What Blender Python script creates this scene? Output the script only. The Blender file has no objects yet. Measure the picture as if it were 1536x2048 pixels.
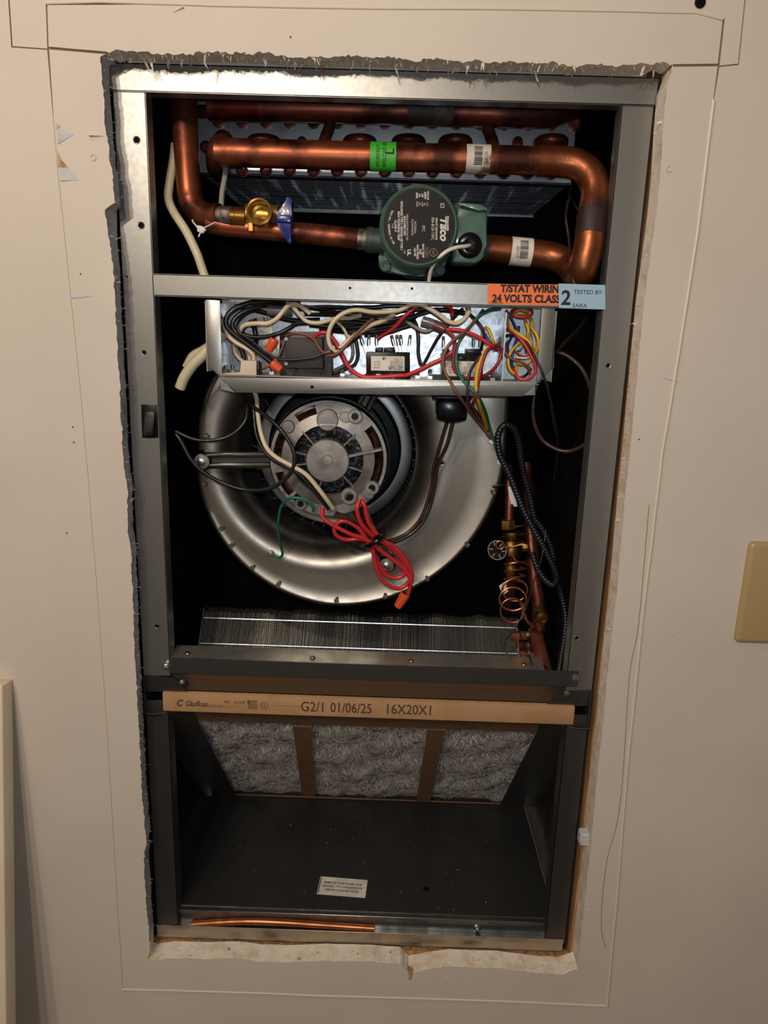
import bpy, bmesh, math, random
from mathutils import Vector, Matrix
random.seed(7)
PI = math.pi
scene = bpy.context.scene
COL = scene.collection

# ------------------------------------------------------------------ camera
CAM = Vector((0.02008, -0.81295, 0.79986))
RIGHT = Vector((0.99946291, 0.01434182, 0.02946545))
DOWN = Vector((0.03201733, -0.23570344, -0.97129747))
FWD = Vector((-0.00698506, 0.9717192, -0.23603603))
FPX = 1450.0
cd = bpy.data.cameras.new('camera'); cam = bpy.data.objects.new('camera', cd); COL.objects.link(cam)
cd.sensor_fit = 'VERTICAL'; cd.sensor_height = 24.0; cd.lens = FPX / 2048 * 24.0
cd.clip_start = 0.02
cam.matrix_world = Matrix(((RIGHT.x, -DOWN.x, -FWD.x, CAM.x), (RIGHT.y, -DOWN.y, -FWD.y, CAM.y),
                           (RIGHT.z, -DOWN.z, -FWD.z, CAM.z), (0, 0, 0, 1)))
scene.camera = cam

# ------------------------------------------------------------------ world, lamps, exposure
w = bpy.data.worlds.new('room_ambience'); scene.world = w; w.use_nodes = True
w.node_tree.nodes['Background'].inputs[0].default_value = (1.0, 0.86, 0.72, 1)
w.node_tree.nodes['Background'].inputs[1].default_value = 0.12
def lamp(name, kind, loc, aim, energy, color, size):
    d = bpy.data.lights.new(name, kind); o = bpy.data.objects.new(name, d); COL.objects.link(o)
    o.location = loc; d.energy = energy; d.color = color
    if kind == 'AREA':
        d.shape = 'DISK'; d.size = size
    else:
        d.shadow_soft_size = size
    o.rotation_euler = (Vector(aim) - Vector(loc)).to_track_quat('-Z', 'Y').to_euler()
    return o
for i, (lx, ly, lz) in enumerate(((-0.24, -1.50, 1.45), (-0.66, -1.60, 1.42), (-0.45, -1.40, 1.47))):
    lamp('chandelier_bulb', 'POINT', (lx, ly, lz), (0, 0, .6), 19.5, (1.0, 0.86, 0.71), 0.03)
lamp('ceiling_downlight', 'AREA', (-0.60, -0.64, 1.74), (-0.25, 0, 0.3), 2.6, (1.0, 0.80, 0.60), 0.10)
lamp('phone_torch', 'POINT', (0.030, -0.812, 0.822), (0, 0, 0.7), 5.0, (0.88, 0.95, 1.0), 0.006)
vs = scene.view_settings
vs.view_transform = 'Standard'; vs.look = 'None'; vs.gamma = 1.0; vs.use_curve_mapping = False
vs.exposure = 0.0

# ------------------------------------------------------------------ helpers
def A(px, py, y=0.0):
    """point of the photograph at true depth y behind the cabinet front"""
    v = RIGHT * ((px - 768) / FPX) + DOWN * ((py - 1024) / FPX) + FWD
    return CAM + v * ((y - CAM.y) / v.y)
def PX(y, z=0.7):
    """metres per pixel at depth y"""
    return ((y - CAM.y) * FWD.y + (z - CAM.z) * FWD.z) / FPX
def L(c, g=2.2):
    if isinstance(c, str):
        c = c.lstrip('#'); c = [int(c[i:i + 2], 16) / 255 for i in (0, 2, 4)]
    return tuple((x / 12.92 if x <= .04045 else ((x + .055) / 1.055) ** 2.4) for x in c) + (1.0,)
MATS = {}
def mat(name, col, rough=0.6, metal=0.0, col2=None, scale=40.0, stretch=(1, 1, 1), bump=0.0, bscale=None,
        rvar=0.0, lo=0.4, hi=0.6, detail=4.0, spec=0.5, coat=0.0, trans=0.0, dist=0.001):
    if name in MATS: return MATS[name]
    m = bpy.data.materials.new(name); m.use_nodes = True
    nt = m.node_tree; b = nt.nodes['Principled BSDF']
    b.inputs['Base Color'].default_value = L(col); b.inputs['Roughness'].default_value = rough
    b.inputs['Metallic'].default_value = metal
    b.inputs['Specular IOR Level'].default_value = spec
    if coat: b.inputs['Coat Weight'].default_value = coat; b.inputs['Coat Roughness'].default_value = 0.1
    if trans: b.inputs['Transmission Weight'].default_value = trans
    if col2 is not None or bump or rvar:
        tc = nt.nodes.new('ShaderNodeTexCoord'); mp = nt.nodes.new('ShaderNodeMapping')
        nt.links.new(tc.outputs['Object'], mp.inputs['Vector'])
        mp.inputs['Scale'].default_value = stretch
        n = nt.nodes.new('ShaderNodeTexNoise'); n.inputs['Scale'].default_value = scale; n.inputs['Detail'].default_value = detail
        nt.links.new(mp.outputs['Vector'], n.inputs['Vector'])
        if col2 is not None:
            r = nt.nodes.new('ShaderNodeValToRGB'); r.color_ramp.elements[0].position = lo; r.color_ramp.elements[1].position = hi
            r.color_ramp.elements[0].color = L(col); r.color_ramp.elements[1].color = L(col2)
            nt.links.new(n.outputs['Fac'], r.inputs['Fac']); nt.links.new(r.outputs['Color'], b.inputs['Base Color'])
        if rvar:
            mr = nt.nodes.new('ShaderNodeMapRange'); mr.inputs['To Min'].default_value = rough - rvar; mr.inputs['To Max'].default_value = rough + rvar
            mr.inputs['From Min'].default_value = 0.3; mr.inputs['From Max'].default_value = 0.7
            nt.links.new(n.outputs['Fac'], mr.inputs['Value']); nt.links.new(mr.outputs['Result'], b.inputs['Roughness'])
        if bump:
            n2 = nt.nodes.new('ShaderNodeTexNoise'); n2.inputs['Scale'].default_value = bscale or scale; n2.inputs['Detail'].default_value = 3
            nt.links.new(mp.outputs['Vector'], n2.inputs['Vector'])
            bp = nt.nodes.new('ShaderNodeBump'); bp.inputs['Strength'].default_value = bump; bp.inputs['Distance'].default_value = dist
            nt.links.new(n2.outputs['Fac'], bp.inputs['Height']); nt.links.new(bp.outputs['Normal'], b.inputs['Normal'])
    MATS[name] = m
    return m

PAINT = mat('wall_paint', '#d2c6b9', 0.55, col2='#cbbfb2', scale=6, lo=.35, hi=.7, bump=0.35, bscale=170, spec=.35, dist=.0006)
GYPSUM = mat('gypsum_core', '#e9dccb', 0.9, col2='#cdb9a0', scale=60, lo=.45, hi=.75, bump=.6, bscale=240)
GREYPAINT = mat('grey_old_paint', '#bcbdc0', 0.7, col2='#8f887d', scale=50, lo=.5, hi=.74, bump=.3)
WOOD = mat('raw_wood', '#b98d62', 0.7, col2='#8f6239', scale=30, stretch=(6, 6, .5), bump=.3)
DARKWOOD = mat('dark_wood', '#5a4436', 0.8, col2='#3d2c22', scale=30, stretch=(5, 5, .6))
PAPERBROWN = mat('torn_brown_paper', '#a5784c', 0.9, col2='#c7a880', scale=90)
SILL = mat('polished_sill_steel', '#bab6ad', 0.32, .8, col2='#aaa69e', scale=60, rvar=.04, bump=.03, bscale=150)
FIBRE = mat('torn_paper_fibre', '#d8cbb8', 0.9)
GALV = mat('galvanised_steel', '#9d9b97', 0.37, .85, col2='#979591', scale=160, rvar=.02, bump=.006, bscale=300, detail=6)
GALVD = mat('galvanised_steel_dull', '#9a9b99', 0.40, 1.0, col2='#868886', scale=60, rvar=.06, bump=.05, bscale=150)
GALVB = mat('galvanised_steel_bright', '#d3d8de', 0.36, 1.0, col2='#bcc2c9', scale=150, rvar=.06, bump=.08, bscale=300)
STAINED = mat('stained_galvanised_steel', '#b3a695', 0.45, .8, col2='#6b6156', scale=22, stretch=(1, 1, 2.5), lo=.5, hi=.75, rvar=.1)
GREYSHEET = mat('grey_sheet_steel', '#646362', 0.45, 0.9, col2='#5b5b5a', scale=25, rvar=.06, bump=.02)
LINER = mat('black_liner', '#0d0b0b', 0.85, col2='#141110', scale=30, bump=.3, spec=.1)
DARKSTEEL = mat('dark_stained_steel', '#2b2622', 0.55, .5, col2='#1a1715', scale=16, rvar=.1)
SCROLL = mat('blower_steel', '#aba59c', 0.42, 1.0, col2='#9d978e', scale=30, rvar=.05, bump=.03, bscale=60)
CAST = mat('cast_aluminium', '#98928c', 0.48, .85, col2='#827c77', scale=60, bump=.12, bscale=200)
SHELL = mat('motor_shell', '#23272c', 0.25, .8)
RINGM = mat('wheel_ring_steel', '#8e9092', 0.38, 1.0)
BLACKM = mat('black_metal', '#15161a', 0.35, .6)
WINDING = mat('copper_winding', '#5b2f22', 0.45, .4, col2='#1c1313', scale=160, lo=.45, hi=.6)
STATOR = mat('stator_laminations', '#121213', 0.4, .7, col2='#5f6368', scale=260, lo=.5, hi=.66)
COPPER = mat('copper_tube', '#9c563a', 0.42, .8, col2='#44231b', scale=24, lo=.45, hi=.62, rvar=.1, bump=.05, bscale=120, detail=6)
COPDARK = mat('aged_copper_tube', '#7c4230', 0.42, .75, col2='#371d18', scale=20, lo=.45, hi=.63, rvar=.1, bump=.05, bscale=120, detail=6)
COPBRIGHT = mat('bright_copper', '#bd7650', 0.36, .9, col2='#9d5f40', scale=50, rvar=.06)
BRASS = mat('brass', '#b58d48', 0.34, .9, col2='#957038', scale=60)
SOLDER = mat('solder', '#8c8580', 0.45, .9, col2='#5b4a44', scale=150, bump=.4)
ALU = mat('aluminium_sheet', '#c3c8d0', 0.36, 1.0, col2='#aab0b8', scale=20, rvar=.06, bump=.05)
FIN = mat('coil_fins_painted_glints', '#4c4f55', 0.38, .8, col2='#e2e6ee', scale=26, stretch=(3.2, .22, 1), lo=.54, hi=.78, detail=8)  # pale front-to-back streaks paint torch reflections into the fin colour
FIN2 = mat('lower_coil_fins', '#b9b5ae', 0.36, .8)
GREEN = mat('green_cast_iron_paint', '#4f6f60', 0.34, .0, col2='#466457', scale=40, bump=.12, bscale=140, coat=.25)
GREENDARK = mat('dark_green_cast_iron', '#2c3d36', 0.5, .0, bump=.2, bscale=120)
PLATE = mat('black_nameplate', '#14110f', 0.5, spec=.2)
INKW = mat('white_ink', '#cfcac2', 0.6)
INKB = mat('black_ink', '#120f0e', 0.6)
INKG = mat('faded_grey_ink', '#5f4a38', 0.8)
INKBR = mat('bronze_ink', '#a07a5c', 0.6)
BLUE = mat('blue_enamel', '#18246f', 0.32, .0, coat=.3)
CARD = mat('cardboard', '#b18a64', 0.8, col2='#a98259', scale=40, bump=.08, bscale=90)
CARDD = mat('cardboard_brown', '#74533a', 0.8, col2='#6c4d35', scale=40)
MEDIA = mat('glass_fibre_media', '#a09b96', 0.9, col2='#6f6a66', scale=60, bump=.8, bscale=110, lo=.35, hi=.65, dist=.003)
FIBREW = mat('glass_fibre_strand', '#e6e2dc', 0.7)
ORANGE = mat('orange_sticker', '#f2763a', 0.55)
BLUEST = mat('pale_blue_sticker', '#9dbdd3', 0.5)
GREENST = mat('green_sticker', '#3fb531', 0.5)
WHITEST = mat('white_sticker', '#e3dcd0', 0.55, col2='#d3cabc', scale=60)
DIRTYST = mat('dirty_sticker', '#d4c9bb', 0.6, col2='#6a4c3a', scale=55, lo=.52, hi=.66)
NUT = mat('orange_wire_nut', '#e2562f', 0.45)
PLASTB = mat('black_plastic', '#0f0e10', 0.30, spec=.3)
RUBBER = mat('black_rubber', '#0a090b', 0.22, spec=.3)
CONDUIT = mat('corrugated_plastic', '#14161d', 0.42)
XFORM = mat('transformer_core', '#4e4845', 0.5, .4, col2='#433d3a', scale=80)
XDARK = mat('transformer_wrap', '#2e2a28', 0.6)
BEIGE = mat('beige_plastic', '#c9b9a3', 0.55)
IVORY = mat('ivory_plastic', '#ad9468', 0.35)
NYLON = mat('white_nylon', '#d5d2cd', 0.5)
NYLGREY = mat('grey_nylon', '#8f8c86', 0.5)
GREYCON = mat('grey_splice_plastic', '#66646a', 0.3, coat=.3)
PANEL = mat('cream_powder_coat', '#d9c9b2', 0.42, col2='#d3c2aa', scale=10, bump=.05, bscale=200)
FLOOR = mat('room_floor', '#5a4534', 0.5, col2='#4a3829', scale=6, stretch=(1, 8, 1))
SCREWM = mat('zinc_screw', '#c9cdd0', 0.25, 1.0)
WIRE = {k: mat(k + '_wire_insulation', v, 0.42, coat=.15) for k, v in dict(
    cream='#d4c1a3', romex='#cbbf9f', black='#151314', brown='#35221c', copper='#7a4a38', red='#c9282e', darkred='#8d1d25',
    yellow='#d9a820', blue='#263f96', green='#0f6a50', grey='#857f7b', purple='#3a2228', darkgrey='#2b2828', white='#d8d2c6').items()}

def root_loc(o):
    while o.parent: o = o.parent
    return o.location
def sharpen(bm, deg=38):
    lim = math.radians(deg)
    for f in bm.faces: f.smooth = True
    for e in bm.edges:
        if len(e.link_faces) != 2: e.smooth = False
        elif e.calc_face_angle(0) > lim: e.smooth = False
def obj(name, bm, m, parent=None, origin=None, smooth=38, kind=None, label=None):
    """link a bmesh (world coordinates) as one mesh object"""
    bmesh.ops.recalc_face_normals(bm, faces=bm.faces[:])
    off = root_loc(parent) if parent else (Vector(origin) if origin is not None else Vector((0, 0, 0)))
    bmesh.ops.translate(bm, verts=bm.verts[:], vec=-Vector(off))
    sharpen(bm, smooth)
    me = bpy.data.meshes.new(name); bm.to_mesh(me); bm.free()
    ms = m if isinstance(m, (list, tuple)) else [m]
    for x in ms: me.materials.append(x)
    o = bpy.data.objects.new(name, me); COL.objects.link(o)
    if parent: o.parent = parent
    else: o.location = off
    if kind: o['kind'] = kind
    if label: o['label'] = label
    return o
def tag(o, label, cat, group=None):
    o['label'] = label; o['category'] = cat
    if group: o['group'] = group
    return o
def thing(name, label, cat, loc, group=None):
    o = bpy.data.objects.new(name, None); COL.objects.link(o); o.location = loc; o.empty_display_size = .02
    return tag(o, label, cat, group)
def share(o, name=None, parent=None, mw=None):
    c = o.copy(); COL.objects.link(c)
    if parent: c.parent = parent
    if mw is not None: c.matrix_local = mw
    return c
NB = bmesh.new
def box(bm, lo, hi, bev=0.0, seg=1, mi=0):
    lo = Vector(lo); hi = Vector(hi)
    t = bmesh.new(); bmesh.ops.create_cube(t, size=1)
    for v in t.verts: v.co = Vector([lo[i] + (v.co[i] + .5) * (hi[i] - lo[i]) for i in range(3)])
    if bev: bmesh.ops.bevel(t, geom=t.edges[:], offset=bev, segments=seg, affect='EDGES', profile=.5)
    join(bm, t, mi)
    return bm
def join(bm, t, mi=0, M=None):
    mp = {}
    for v in t.verts: mp[v] = bm.verts.new(M @ v.co if M else v.co)
    for f in t.faces:
        try:
            g = bm.faces.new([mp[v] for v in f.verts]); g.material_index = mi if mi else f.material_index
        except ValueError: pass
    t.free()
def obox(bm, c, ux, uy, uz, sx, sy, sz, bev=0.0, seg=1, mi=0):
    """oriented box: centre, axes, full sizes"""
    t = bmesh.new(); box(t, (-sx / 2, -sy / 2, -sz / 2), (sx / 2, sy / 2, sz / 2), bev, seg)
    ux = Vector(ux).normalized(); uy = Vector(uy).normalized(); uz = Vector(uz).normalized(); c = Vector(c)
    M = Matrix(((ux.x, uy.x, uz.x, c.x), (ux.y, uy.y, uz.y, c.y), (ux.z, uy.z, uz.z, c.z), (0, 0, 0, 1)))
    join(bm, t, mi, M)
    return bm
def prism(bm, pts, vec, mi=0, bev=0.0):
    t = bmesh.new(); vec = Vector(vec)
    a = [t.verts.new(Vector(p)) for p in pts]; b = [t.verts.new(Vector(p) + vec) for p in pts]
    n = len(pts)
    t.faces.new(a); t.faces.new(b[::-1])
    for i in range(n): t.faces.new((a[i], b[i], b[(i + 1) % n], a[(i + 1) % n]))
    if bev: bmesh.ops.bevel(t, geom=t.edges[:], offset=bev, segments=2, affect='EDGES', profile=.5)
    join(bm, t, mi); return bm
def pxprism(bm, pxs, y0, y1, mi=0, bev=0.0):
    """pixel outline at depth y0, extruded straight back to y1"""
    return prism(bm, [A(x, y, y0) for x, y in pxs], (0, y1 - y0, 0), mi, bev)
def frame(d):
    d = Vector(d).normalized(); h = Vector((0, 0, 1)) if abs(d.z) < .9 else Vector((1, 0, 0))
    u = d.cross(h).normalized(); return u, d.cross(u).normalized(), d
def lathe(bm, c, axis, prof, seg=32, mi=0, a0=0.0, a1=2 * PI):
    """prof = [(radius, distance along axis)...]"""
    c = Vector(c); u, v, d = frame(axis); rings = []
    full = abs(a1 - a0 - 2 * PI) < 1e-6; n = seg if full else seg + 1
    for r, h in prof:
        if r < 1e-6: rings.append([bm.verts.new(c + d * h)]); continue
        rings.append([bm.verts.new(c + d * h + (u * math.cos(a0 + (a1 - a0) * i / seg) + v * math.sin(a0 + (a1 - a0) * i / seg)) * r) for i in range(n)])
    for p, q in zip(rings, rings[1:]):
        for i in range(seg):
            j = (i + 1) % n
            if len(p) == 1 and len(q) == 1: continue
            if len(p) == 1: f = bm.faces.new((p[0], q[i], q[j]))
            elif len(q) == 1: f = bm.faces.new((p[i], q[0], p[j]))
            else: f = bm.faces.new((p[i], q[i], q[j], p[j]))
            f.material_index = mi
    return bm
def catmull(pts, n=6, closed=False):
    P = [Vector(p) for p in pts]
    if len(P) < 3: return P
    E = [P[0] * 2 - P[1]] + P + [P[-1] * 2 - P[-2]]
    out = []
    for i in range(1, len(E) - 2):
        a, b, c, d = E[i - 1:i + 3]
        for k in range(n):
            t = k / n
            out.append(.5 * ((2 * b) + (c - a) * t + (2 * a - 5 * b + 4 * c - d) * t * t + (3 * b - a - 3 * c + d) * t ** 3))
    out.append(P[-1]); return out
def tube(bm, pts, r, seg=8, mi=0, rf=None, squash=None):
    P = []
    for p in pts:
        p = Vector(p)
        if not P or (p - P[-1]).length > 1e-6: P.append(p)
    u = None; rings = []
    for i, p in enumerate(P):
        d = (P[min(i + 1, len(P) - 1)] - P[max(i - 1, 0)]).normalized()
        if u is None: u = frame(d)[0]
        u = (u - d * u.dot(d)).normalized(); v = d.cross(u)
        rr = rf(i, len(P)) if rf else r
        rings.append([bm.verts.new(p + (u * math.cos(2 * PI * k / seg) + v * math.sin(2 * PI * k / seg)) * rr) for k in range(seg)])
    for a, b in zip(rings, rings[1:]):
        for k in range(seg):
            f = bm.faces.new((a[k], a[(k + 1) % seg], b[(k + 1) % seg], b[k])); f.material_index = mi
    bm.faces.new(rings[0][::-1]).material_index = mi; bm.faces.new(rings[-1]).material_index = mi
    return bm
def pp(lst, y=None):
    """list of (px,py[,y]) -> world points"""
    return [A(p[0], p[1], p[2] if len(p) > 2 else y) for p in lst]
def disc(bm, c, axis, r, t, seg=20, mi=0):
    return lathe(bm, c, axis, [(0, 0), (r, 0), (r, t), (0, t)], seg, mi)
def text(bm, s, O, U, V, size, stretch=1.0, align='CENTER', bold=0.0, mi=0, shear=0.0):
    """flat lettering: baseline centre O, reading direction U, up V"""
    cu = bpy.data.curves.new('t', 'FONT'); cu.body = s; cu.size = size; cu.align_x = align; cu.offset = bold; cu.shear = shear
    cu.resolution_u = 3
    o = bpy.data.objects.new('t', cu); COL.objects.link(o)
    dg = bpy.context.evaluated_depsgraph_get(); me = o.evaluated_get(dg).to_mesh()
    U = Vector(U).normalized(); V = Vector(V).normalized(); O = Vector(O)
    vs_ = [bm.verts.new(O + U * v.co.x * stretch + V * v.co.y) for v in me.vertices]
    for p in me.polygons:
        try: bm.faces.new([vs_[i] for i in p.vertices]).material_index = mi
        except ValueError: pass
    o.evaluated_get(dg).to_mesh_clear(); bpy.data.objects.remove(o); bpy.data.curves.remove(cu)
    return bm
def rect(bm, O, U, V, w_, h_, mi=0):
    O = Vector(O); U = Vector(U).normalized(); V = Vector(V).normalized()
    vs_ = [bm.verts.new(O + U * x * w_ / 2 + V * y * h_ / 2) for x, y in ((-1, -1), (1, -1), (1, 1), (-1, 1))]
    bm.faces.new(vs_).material_index = mi
    return bm
X, Y, Z = Vector((1, 0, 0)), Vector((0, 1, 0)), Vector((0, 0, 1))
def hexbolt(name, c, r, parent, m=SCREWM, axis=(0, -1, 0)):
    bm = NB(); lathe(bm, c, axis, [(0, -.001), (r * 1.45, -.001), (r * 1.45, .0008), (r, .001)], 18)
    lathe(bm, c, axis, [(r, .0008), (r, r * .9), (r * .8, r * 1.05), (0, r * 1.05)], 6)
    u, v, d = frame(axis); obox(bm, Vector(c) + d * r * 1.06, u, v, d, r * 1.5, r * .22, r * .12)
    return obj(name, bm, m, parent)
def jag(P, step=.006, amp=.0015, fine=.0006):
    """jagged copy of a polyline; every point remembers the smooth point it came from"""
    out = []; wander = 0.0
    for a, b in zip(P, P[1:]):
        a = Vector(a); b = Vector(b); n = max(1, int((b - a).length / step))
        for i in range(n):
            p = a.lerp(b, i / n); k = amp if i else amp * .4; wander = wander * .75 + random.uniform(-k, k) * .6
            t = (b - a).normalized(); nn = Vector((-t.z, 0, t.x))
            q = p + nn * (wander + random.uniform(-fine, fine)) + t * random.uniform(-fine, fine)
            BACK[tuple(q)] = p + nn * wander * .35; out.append(q)
    out.append(Vector(P[-1])); return out
BACK = {}
# ------------------------------------------------------------------ wall, drywall strips, trim
WY, WB = -0.028, -0.002
def wp(lst, y=WY): return [A(x, yy, y) for x, yy in lst]
def slab(name, P, y0, y1, parent=None, kind=None, side=None):
    bm = NB(); n = len(P)
    a = [bm.verts.new((p[0], y0, p[2])) for p in P]; B = [BACK.get(tuple(p), p) for p in P]; b = [bm.verts.new((p[0], y1, p[2])) for p in B]
    bm.faces.new(a); bm.faces.new(b[::-1])
    for i in range(n):
        f = bm.faces.new((a[i], b[i], b[(i + 1) % n], a[(i + 1) % n]))
        f.material_index = side(P[i], P[(i + 1) % n]) if side else 0
    return obj(name, bm, [PAINT, GYPSUM, GREYPAINT], parent, smooth=20, kind=kind)
# seams of the cut pieces, front-surface pixels
left_line = [(93, 4), (97, 97), (106, 230), (115, 345), (134, 520), (155, 720), (176, 960), (195, 1200), (213, 1450), (228, 1700), (245, 1978)]
bot_line = [(245, 1978), (480, 1984), (620, 1990), (850, 1996), (1000, 2001), (1215, 2011)]
right_line = [(1215, 2011), (1236, 1780), (1258, 1500), (1290, 1200), (1326, 900), (1356, 720), (1395, 470), (1428, 200), (1447, 40)]
top_line = [(93, 8), (200, 5), (500, 14), (760, 18), (1036, 19), (1250, 23), (1390, 27), (1447, 40)]
hole_left = [(215, 108), (203, 116), (206, 150), (211, 200), (209, 225), (213, 270), (219, 300), (226, 345), (229, 370), (231, 405), (212, 420), (219, 470), (222, 505), (229, 560), (231, 640), (235, 690), (241, 790), (246, 870), (245, 885), (255, 960), (257, 1040), (262, 1100), (267, 1200), (270, 1320), (276, 1400), (281, 1500), (286, 1600), (293, 1680), (289, 1720), (292, 1790), (299, 1850), (300, 1905), (294, 1920)]
hole_bot = [(294, 1920), (340, 1914), (400, 1916), (470, 1915), (520, 1921), (580, 1922), (650, 1919), (740, 1922), (800, 1926), (818, 1944), (845, 1938), (900, 1931), (1000, 1934), (1080, 1944), (1125, 1947), (1155, 1936)]
hole_right = [(1155, 1936), (1160, 1880), (1172, 1780), (1183, 1670), (1193, 1560), (1207, 1430), (1219, 1300), (1232, 1190), (1241, 1080), (1254, 950), (1266, 830), (1278, 700), (1288, 600), (1300, 510), (1312, 420), (1320, 340), (1326, 240), (1332, 175), (1346, 138)]
hole_top = [(215, 108), (240, 100), (290, 104), (335, 105), (380, 107), (430, 103), (500, 107), (580, 112), (660, 116), (740, 114), (830, 119), (920, 121), (1000, 124), (1060, 124), (1130, 130), (1200, 131), (1260, 134), (1310, 128), (1325, 120), (1346, 132)]
big = 1.45
XL, XR, ZT, ZF = -1.5, 1.5, 1.76, -0.70
floor_bm = NB(); box(floor_bm, (-2.4, -3.2, ZF - .04), (2.4, .45, ZF)); obj('floor', floor_bm, FLOOR, kind='structure')
HL = jag(wp(hole_left), .0032, .0010, .0005); HB = jag(wp(hole_bot), .004, .0013, .0006); HR = jag(wp(hole_right), .003, .0005, .0003); HT = jag(wp(hole_top), .0028, .0018, .0011)
hb0, hb1 = A(217, 110, WB), A(309, 1920, WB)
for p_ in HL:
    t_ = (p_.z - hb0.z) / (hb1.z - hb0.z); BACK[tuple(p_)] = Vector((min(max(hb0.x + (hb1.x - hb0.x) * t_ + .0006 * math.sin(p_.z * 90), p_.x - .004), p_.x + .008), 0, p_.z))
LL, BL, RL, TL = wp(left_line), wp(bot_line), wp(right_line), wp(top_line)
LLs, BLs, RLs, TLs = [jag(q, .03, .0004, .0002) for q in (LL, BL, RL, TL)]
def upto(P, seq_z):  # part of a polyline below the horizontal seam
    return [p for p in P if p.z < seq_z]
seamL, seamR = A(25, 92, WY), A(1476, 127, WY)
sl_in, sr_in = A(97, 97, WY), A(1437, 131, WY)
sl_h, sr_h = A(214, 107, WY), A(1344, 132, WY)
g = 0.0013
# main wall: everything left, below and right of the cut pieces
LLb = [p for p in LLs if p.z < sl_in.z - .004]; RLb = [p for p in RLs if p.z < sr_in.z - .004]
up_l, up_r = A(12, -420, WY), A(1500, -420, WY)
main = ([Vector((XL, 0, ZT)), Vector((XL, 0, ZF)), Vector((XR, 0, ZF)), Vector((XR, 0, ZT)), Vector((up_r.x + g, 0, ZT))]
        + [Vector((seamR.x + g, 0, seamR.z - g)), Vector((sr_in.x + g, 0, sr_in.z - g))] + RLb[::-1] + BLs[::-1][1:-1] + LLb[::-1]
        + [Vector((sl_in.x - g, 0, sl_in.z - g)), Vector((seamL.x - g, 0, seamL.z - g)), Vector((up_l.x - g, 0, ZT))])
wall = slab('wall_back', main, WY, WB, kind='structure')
# cut piece above the opening (runs on up out of sight)
cTL, cTR = A(94, 8, WY), A(1447, 40, WY)
LLa = [p for p in LLs if p.z >= sl_in.z]; RLa = [p for p in RLs if p.z >= sr_in.z]
up = ([Vector((up_l.x, 0, ZT)), Vector(seamL), Vector((sl_in.x - g, 0, sl_in.z))] + [cTL + Vector((-g, 0, g))]
      + [Vector((p.x, 0, p.z + g)) for p in TLs[2:-1]] + [cTR + Vector((g, 0, g))] + [Vector((sr_in.x + g, 0, sr_in.z)), Vector(seamR), Vector((up_r.x, 0, ZT))])
slab('drywall_panel', up, WY + .0002, WB, parent=wall)
def side_top(a, b): return 1 if min(a.z, b.z) > 1.045 and abs(b.x - a.x) > abs(b.z - a.z) * .3 else 1
ts = ([Vector((sl_in.x + g * .6, 0, sl_in.z + g))] + [cTL + Vector((g * .6, 0, -g))] + [Vector((p.x, 0, p.z - g)) for p in TLs[2:-1]]
      + [cTR + Vector((-g, 0, -g))] + [Vector((sr_in.x - g, 0, sr_in.z + g)), Vector((sr_h.x, 0, sr_h.z + g))] + HT[::-1][1:-1] + [Vector((sl_h.x, 0, sl_h.z + g))])
strip_t = slab('drywall_strip', ts, WY - .0012, WB, parent=wall, side=side_top)
def side_u(a, b):
    if b.x < -.2 and a.x < -.2 and a.z > .02: return 2
    return 1
us = ([Vector((sl_in.x + g, 0, sl_in.z - g))] + [Vector((p.x + g, 0, p.z)) for p in LLb] + [Vector((p.x, 0, p.z + g)) for p in BLs[1:-1]] + [Vector((p.x - g, 0, p.z)) for p in RLb]
      + [Vector((sr_in.x - g, 0, sr_in.z - g)), Vector((sr_h.x, 0, sr_h.z - g))] + HR[::-1][1:-1] + HB[::-1][:-1] + HL[::-1][1:-1] + [Vector((sl_h.x, 0, sl_h.z - g))])
strip_u = slab('drywall_strip', us, WY - .0015, WB, parent=wall, side=side_u)
SEAM = mat('seam_paper', '#8d7350', .9)
for q_ in (LLs, RLs, TLs, BLs, [seamL, sl_in, sl_h], [seamR, sr_in, sr_h]):
    bm = NB(); tube(bm, [Vector((p.x, WY + .0028, p.z)) for p in q_], .0019, 6); obj('seam_backing', bm, SEAM, wall)
# beads of old caulk along the seams
CAULK = mat('old_caulk', '#d6cbb2', .5)
bm = NB(); tube(bm, [p + Vector((-.0008, -.0012, 0)) for p in RLb], .0018, 6); obj('caulk_bead', bm, CAULK, wall)
bm = NB(); tube(bm, [p + Vector((0, -.001, .0008)) for p in BLs], .0016, 6); obj('caulk_bead', bm, CAULK, wall)
bm = NB(); tube(bm, [p + Vector((-.0006, -.0008, 0)) for p in TLs], .0010, 6); obj('caulk_bead', bm, CAULK, wall)
bm = NB(); tube(bm, [p + Vector((.0016, -.0012, 0)) for p in LLb], .0007, 6); obj('caulk_bead', bm, CAULK, wall)
# screw holes and nicks
def nick(px, py, r):
    c = A(px, py, WY - .0016); bm = NB()
    lathe(bm, c, -Y, [(r * 1.5, -.0005), (r * 1.25, .0007), (r * .85, .0004)], 14)
    lathe(bm, c, -Y, [(r * .85, .0004), (r * .5, -.0012), (0, -.0016)], 14, 1)
    obj('screw_hole', bm, [PAINT, PAPERBROWN], wall)
for a in ((186, 315, .0025), (1338, 338, .0025), (1176, 1824, .002), (896, 1945 + 12, .0022)): nick(*a)
bm = NB(); lathe(bm, A(1400, 5, WY), -Y, [(.0052, 0), (.0052, .001), (.003, .0014), (0, .0006)], 16); obj('drywall_screw', bm, BLACKM, wall)
for a in ((161, 548), (145, 854), (581, 74), (147, 884), (133, 1066), (1278, 879), (1346, 1270)):
    bm = NB(); lathe(bm, A(a[0], a[1], WY - .0016), -Y, [(.0009, 0), (.0006, .0005), (0, .0006)], 8); obj('nail_speck', bm, DARKWOOD if a[0] != 1346 else PAINT, wall)
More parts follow.
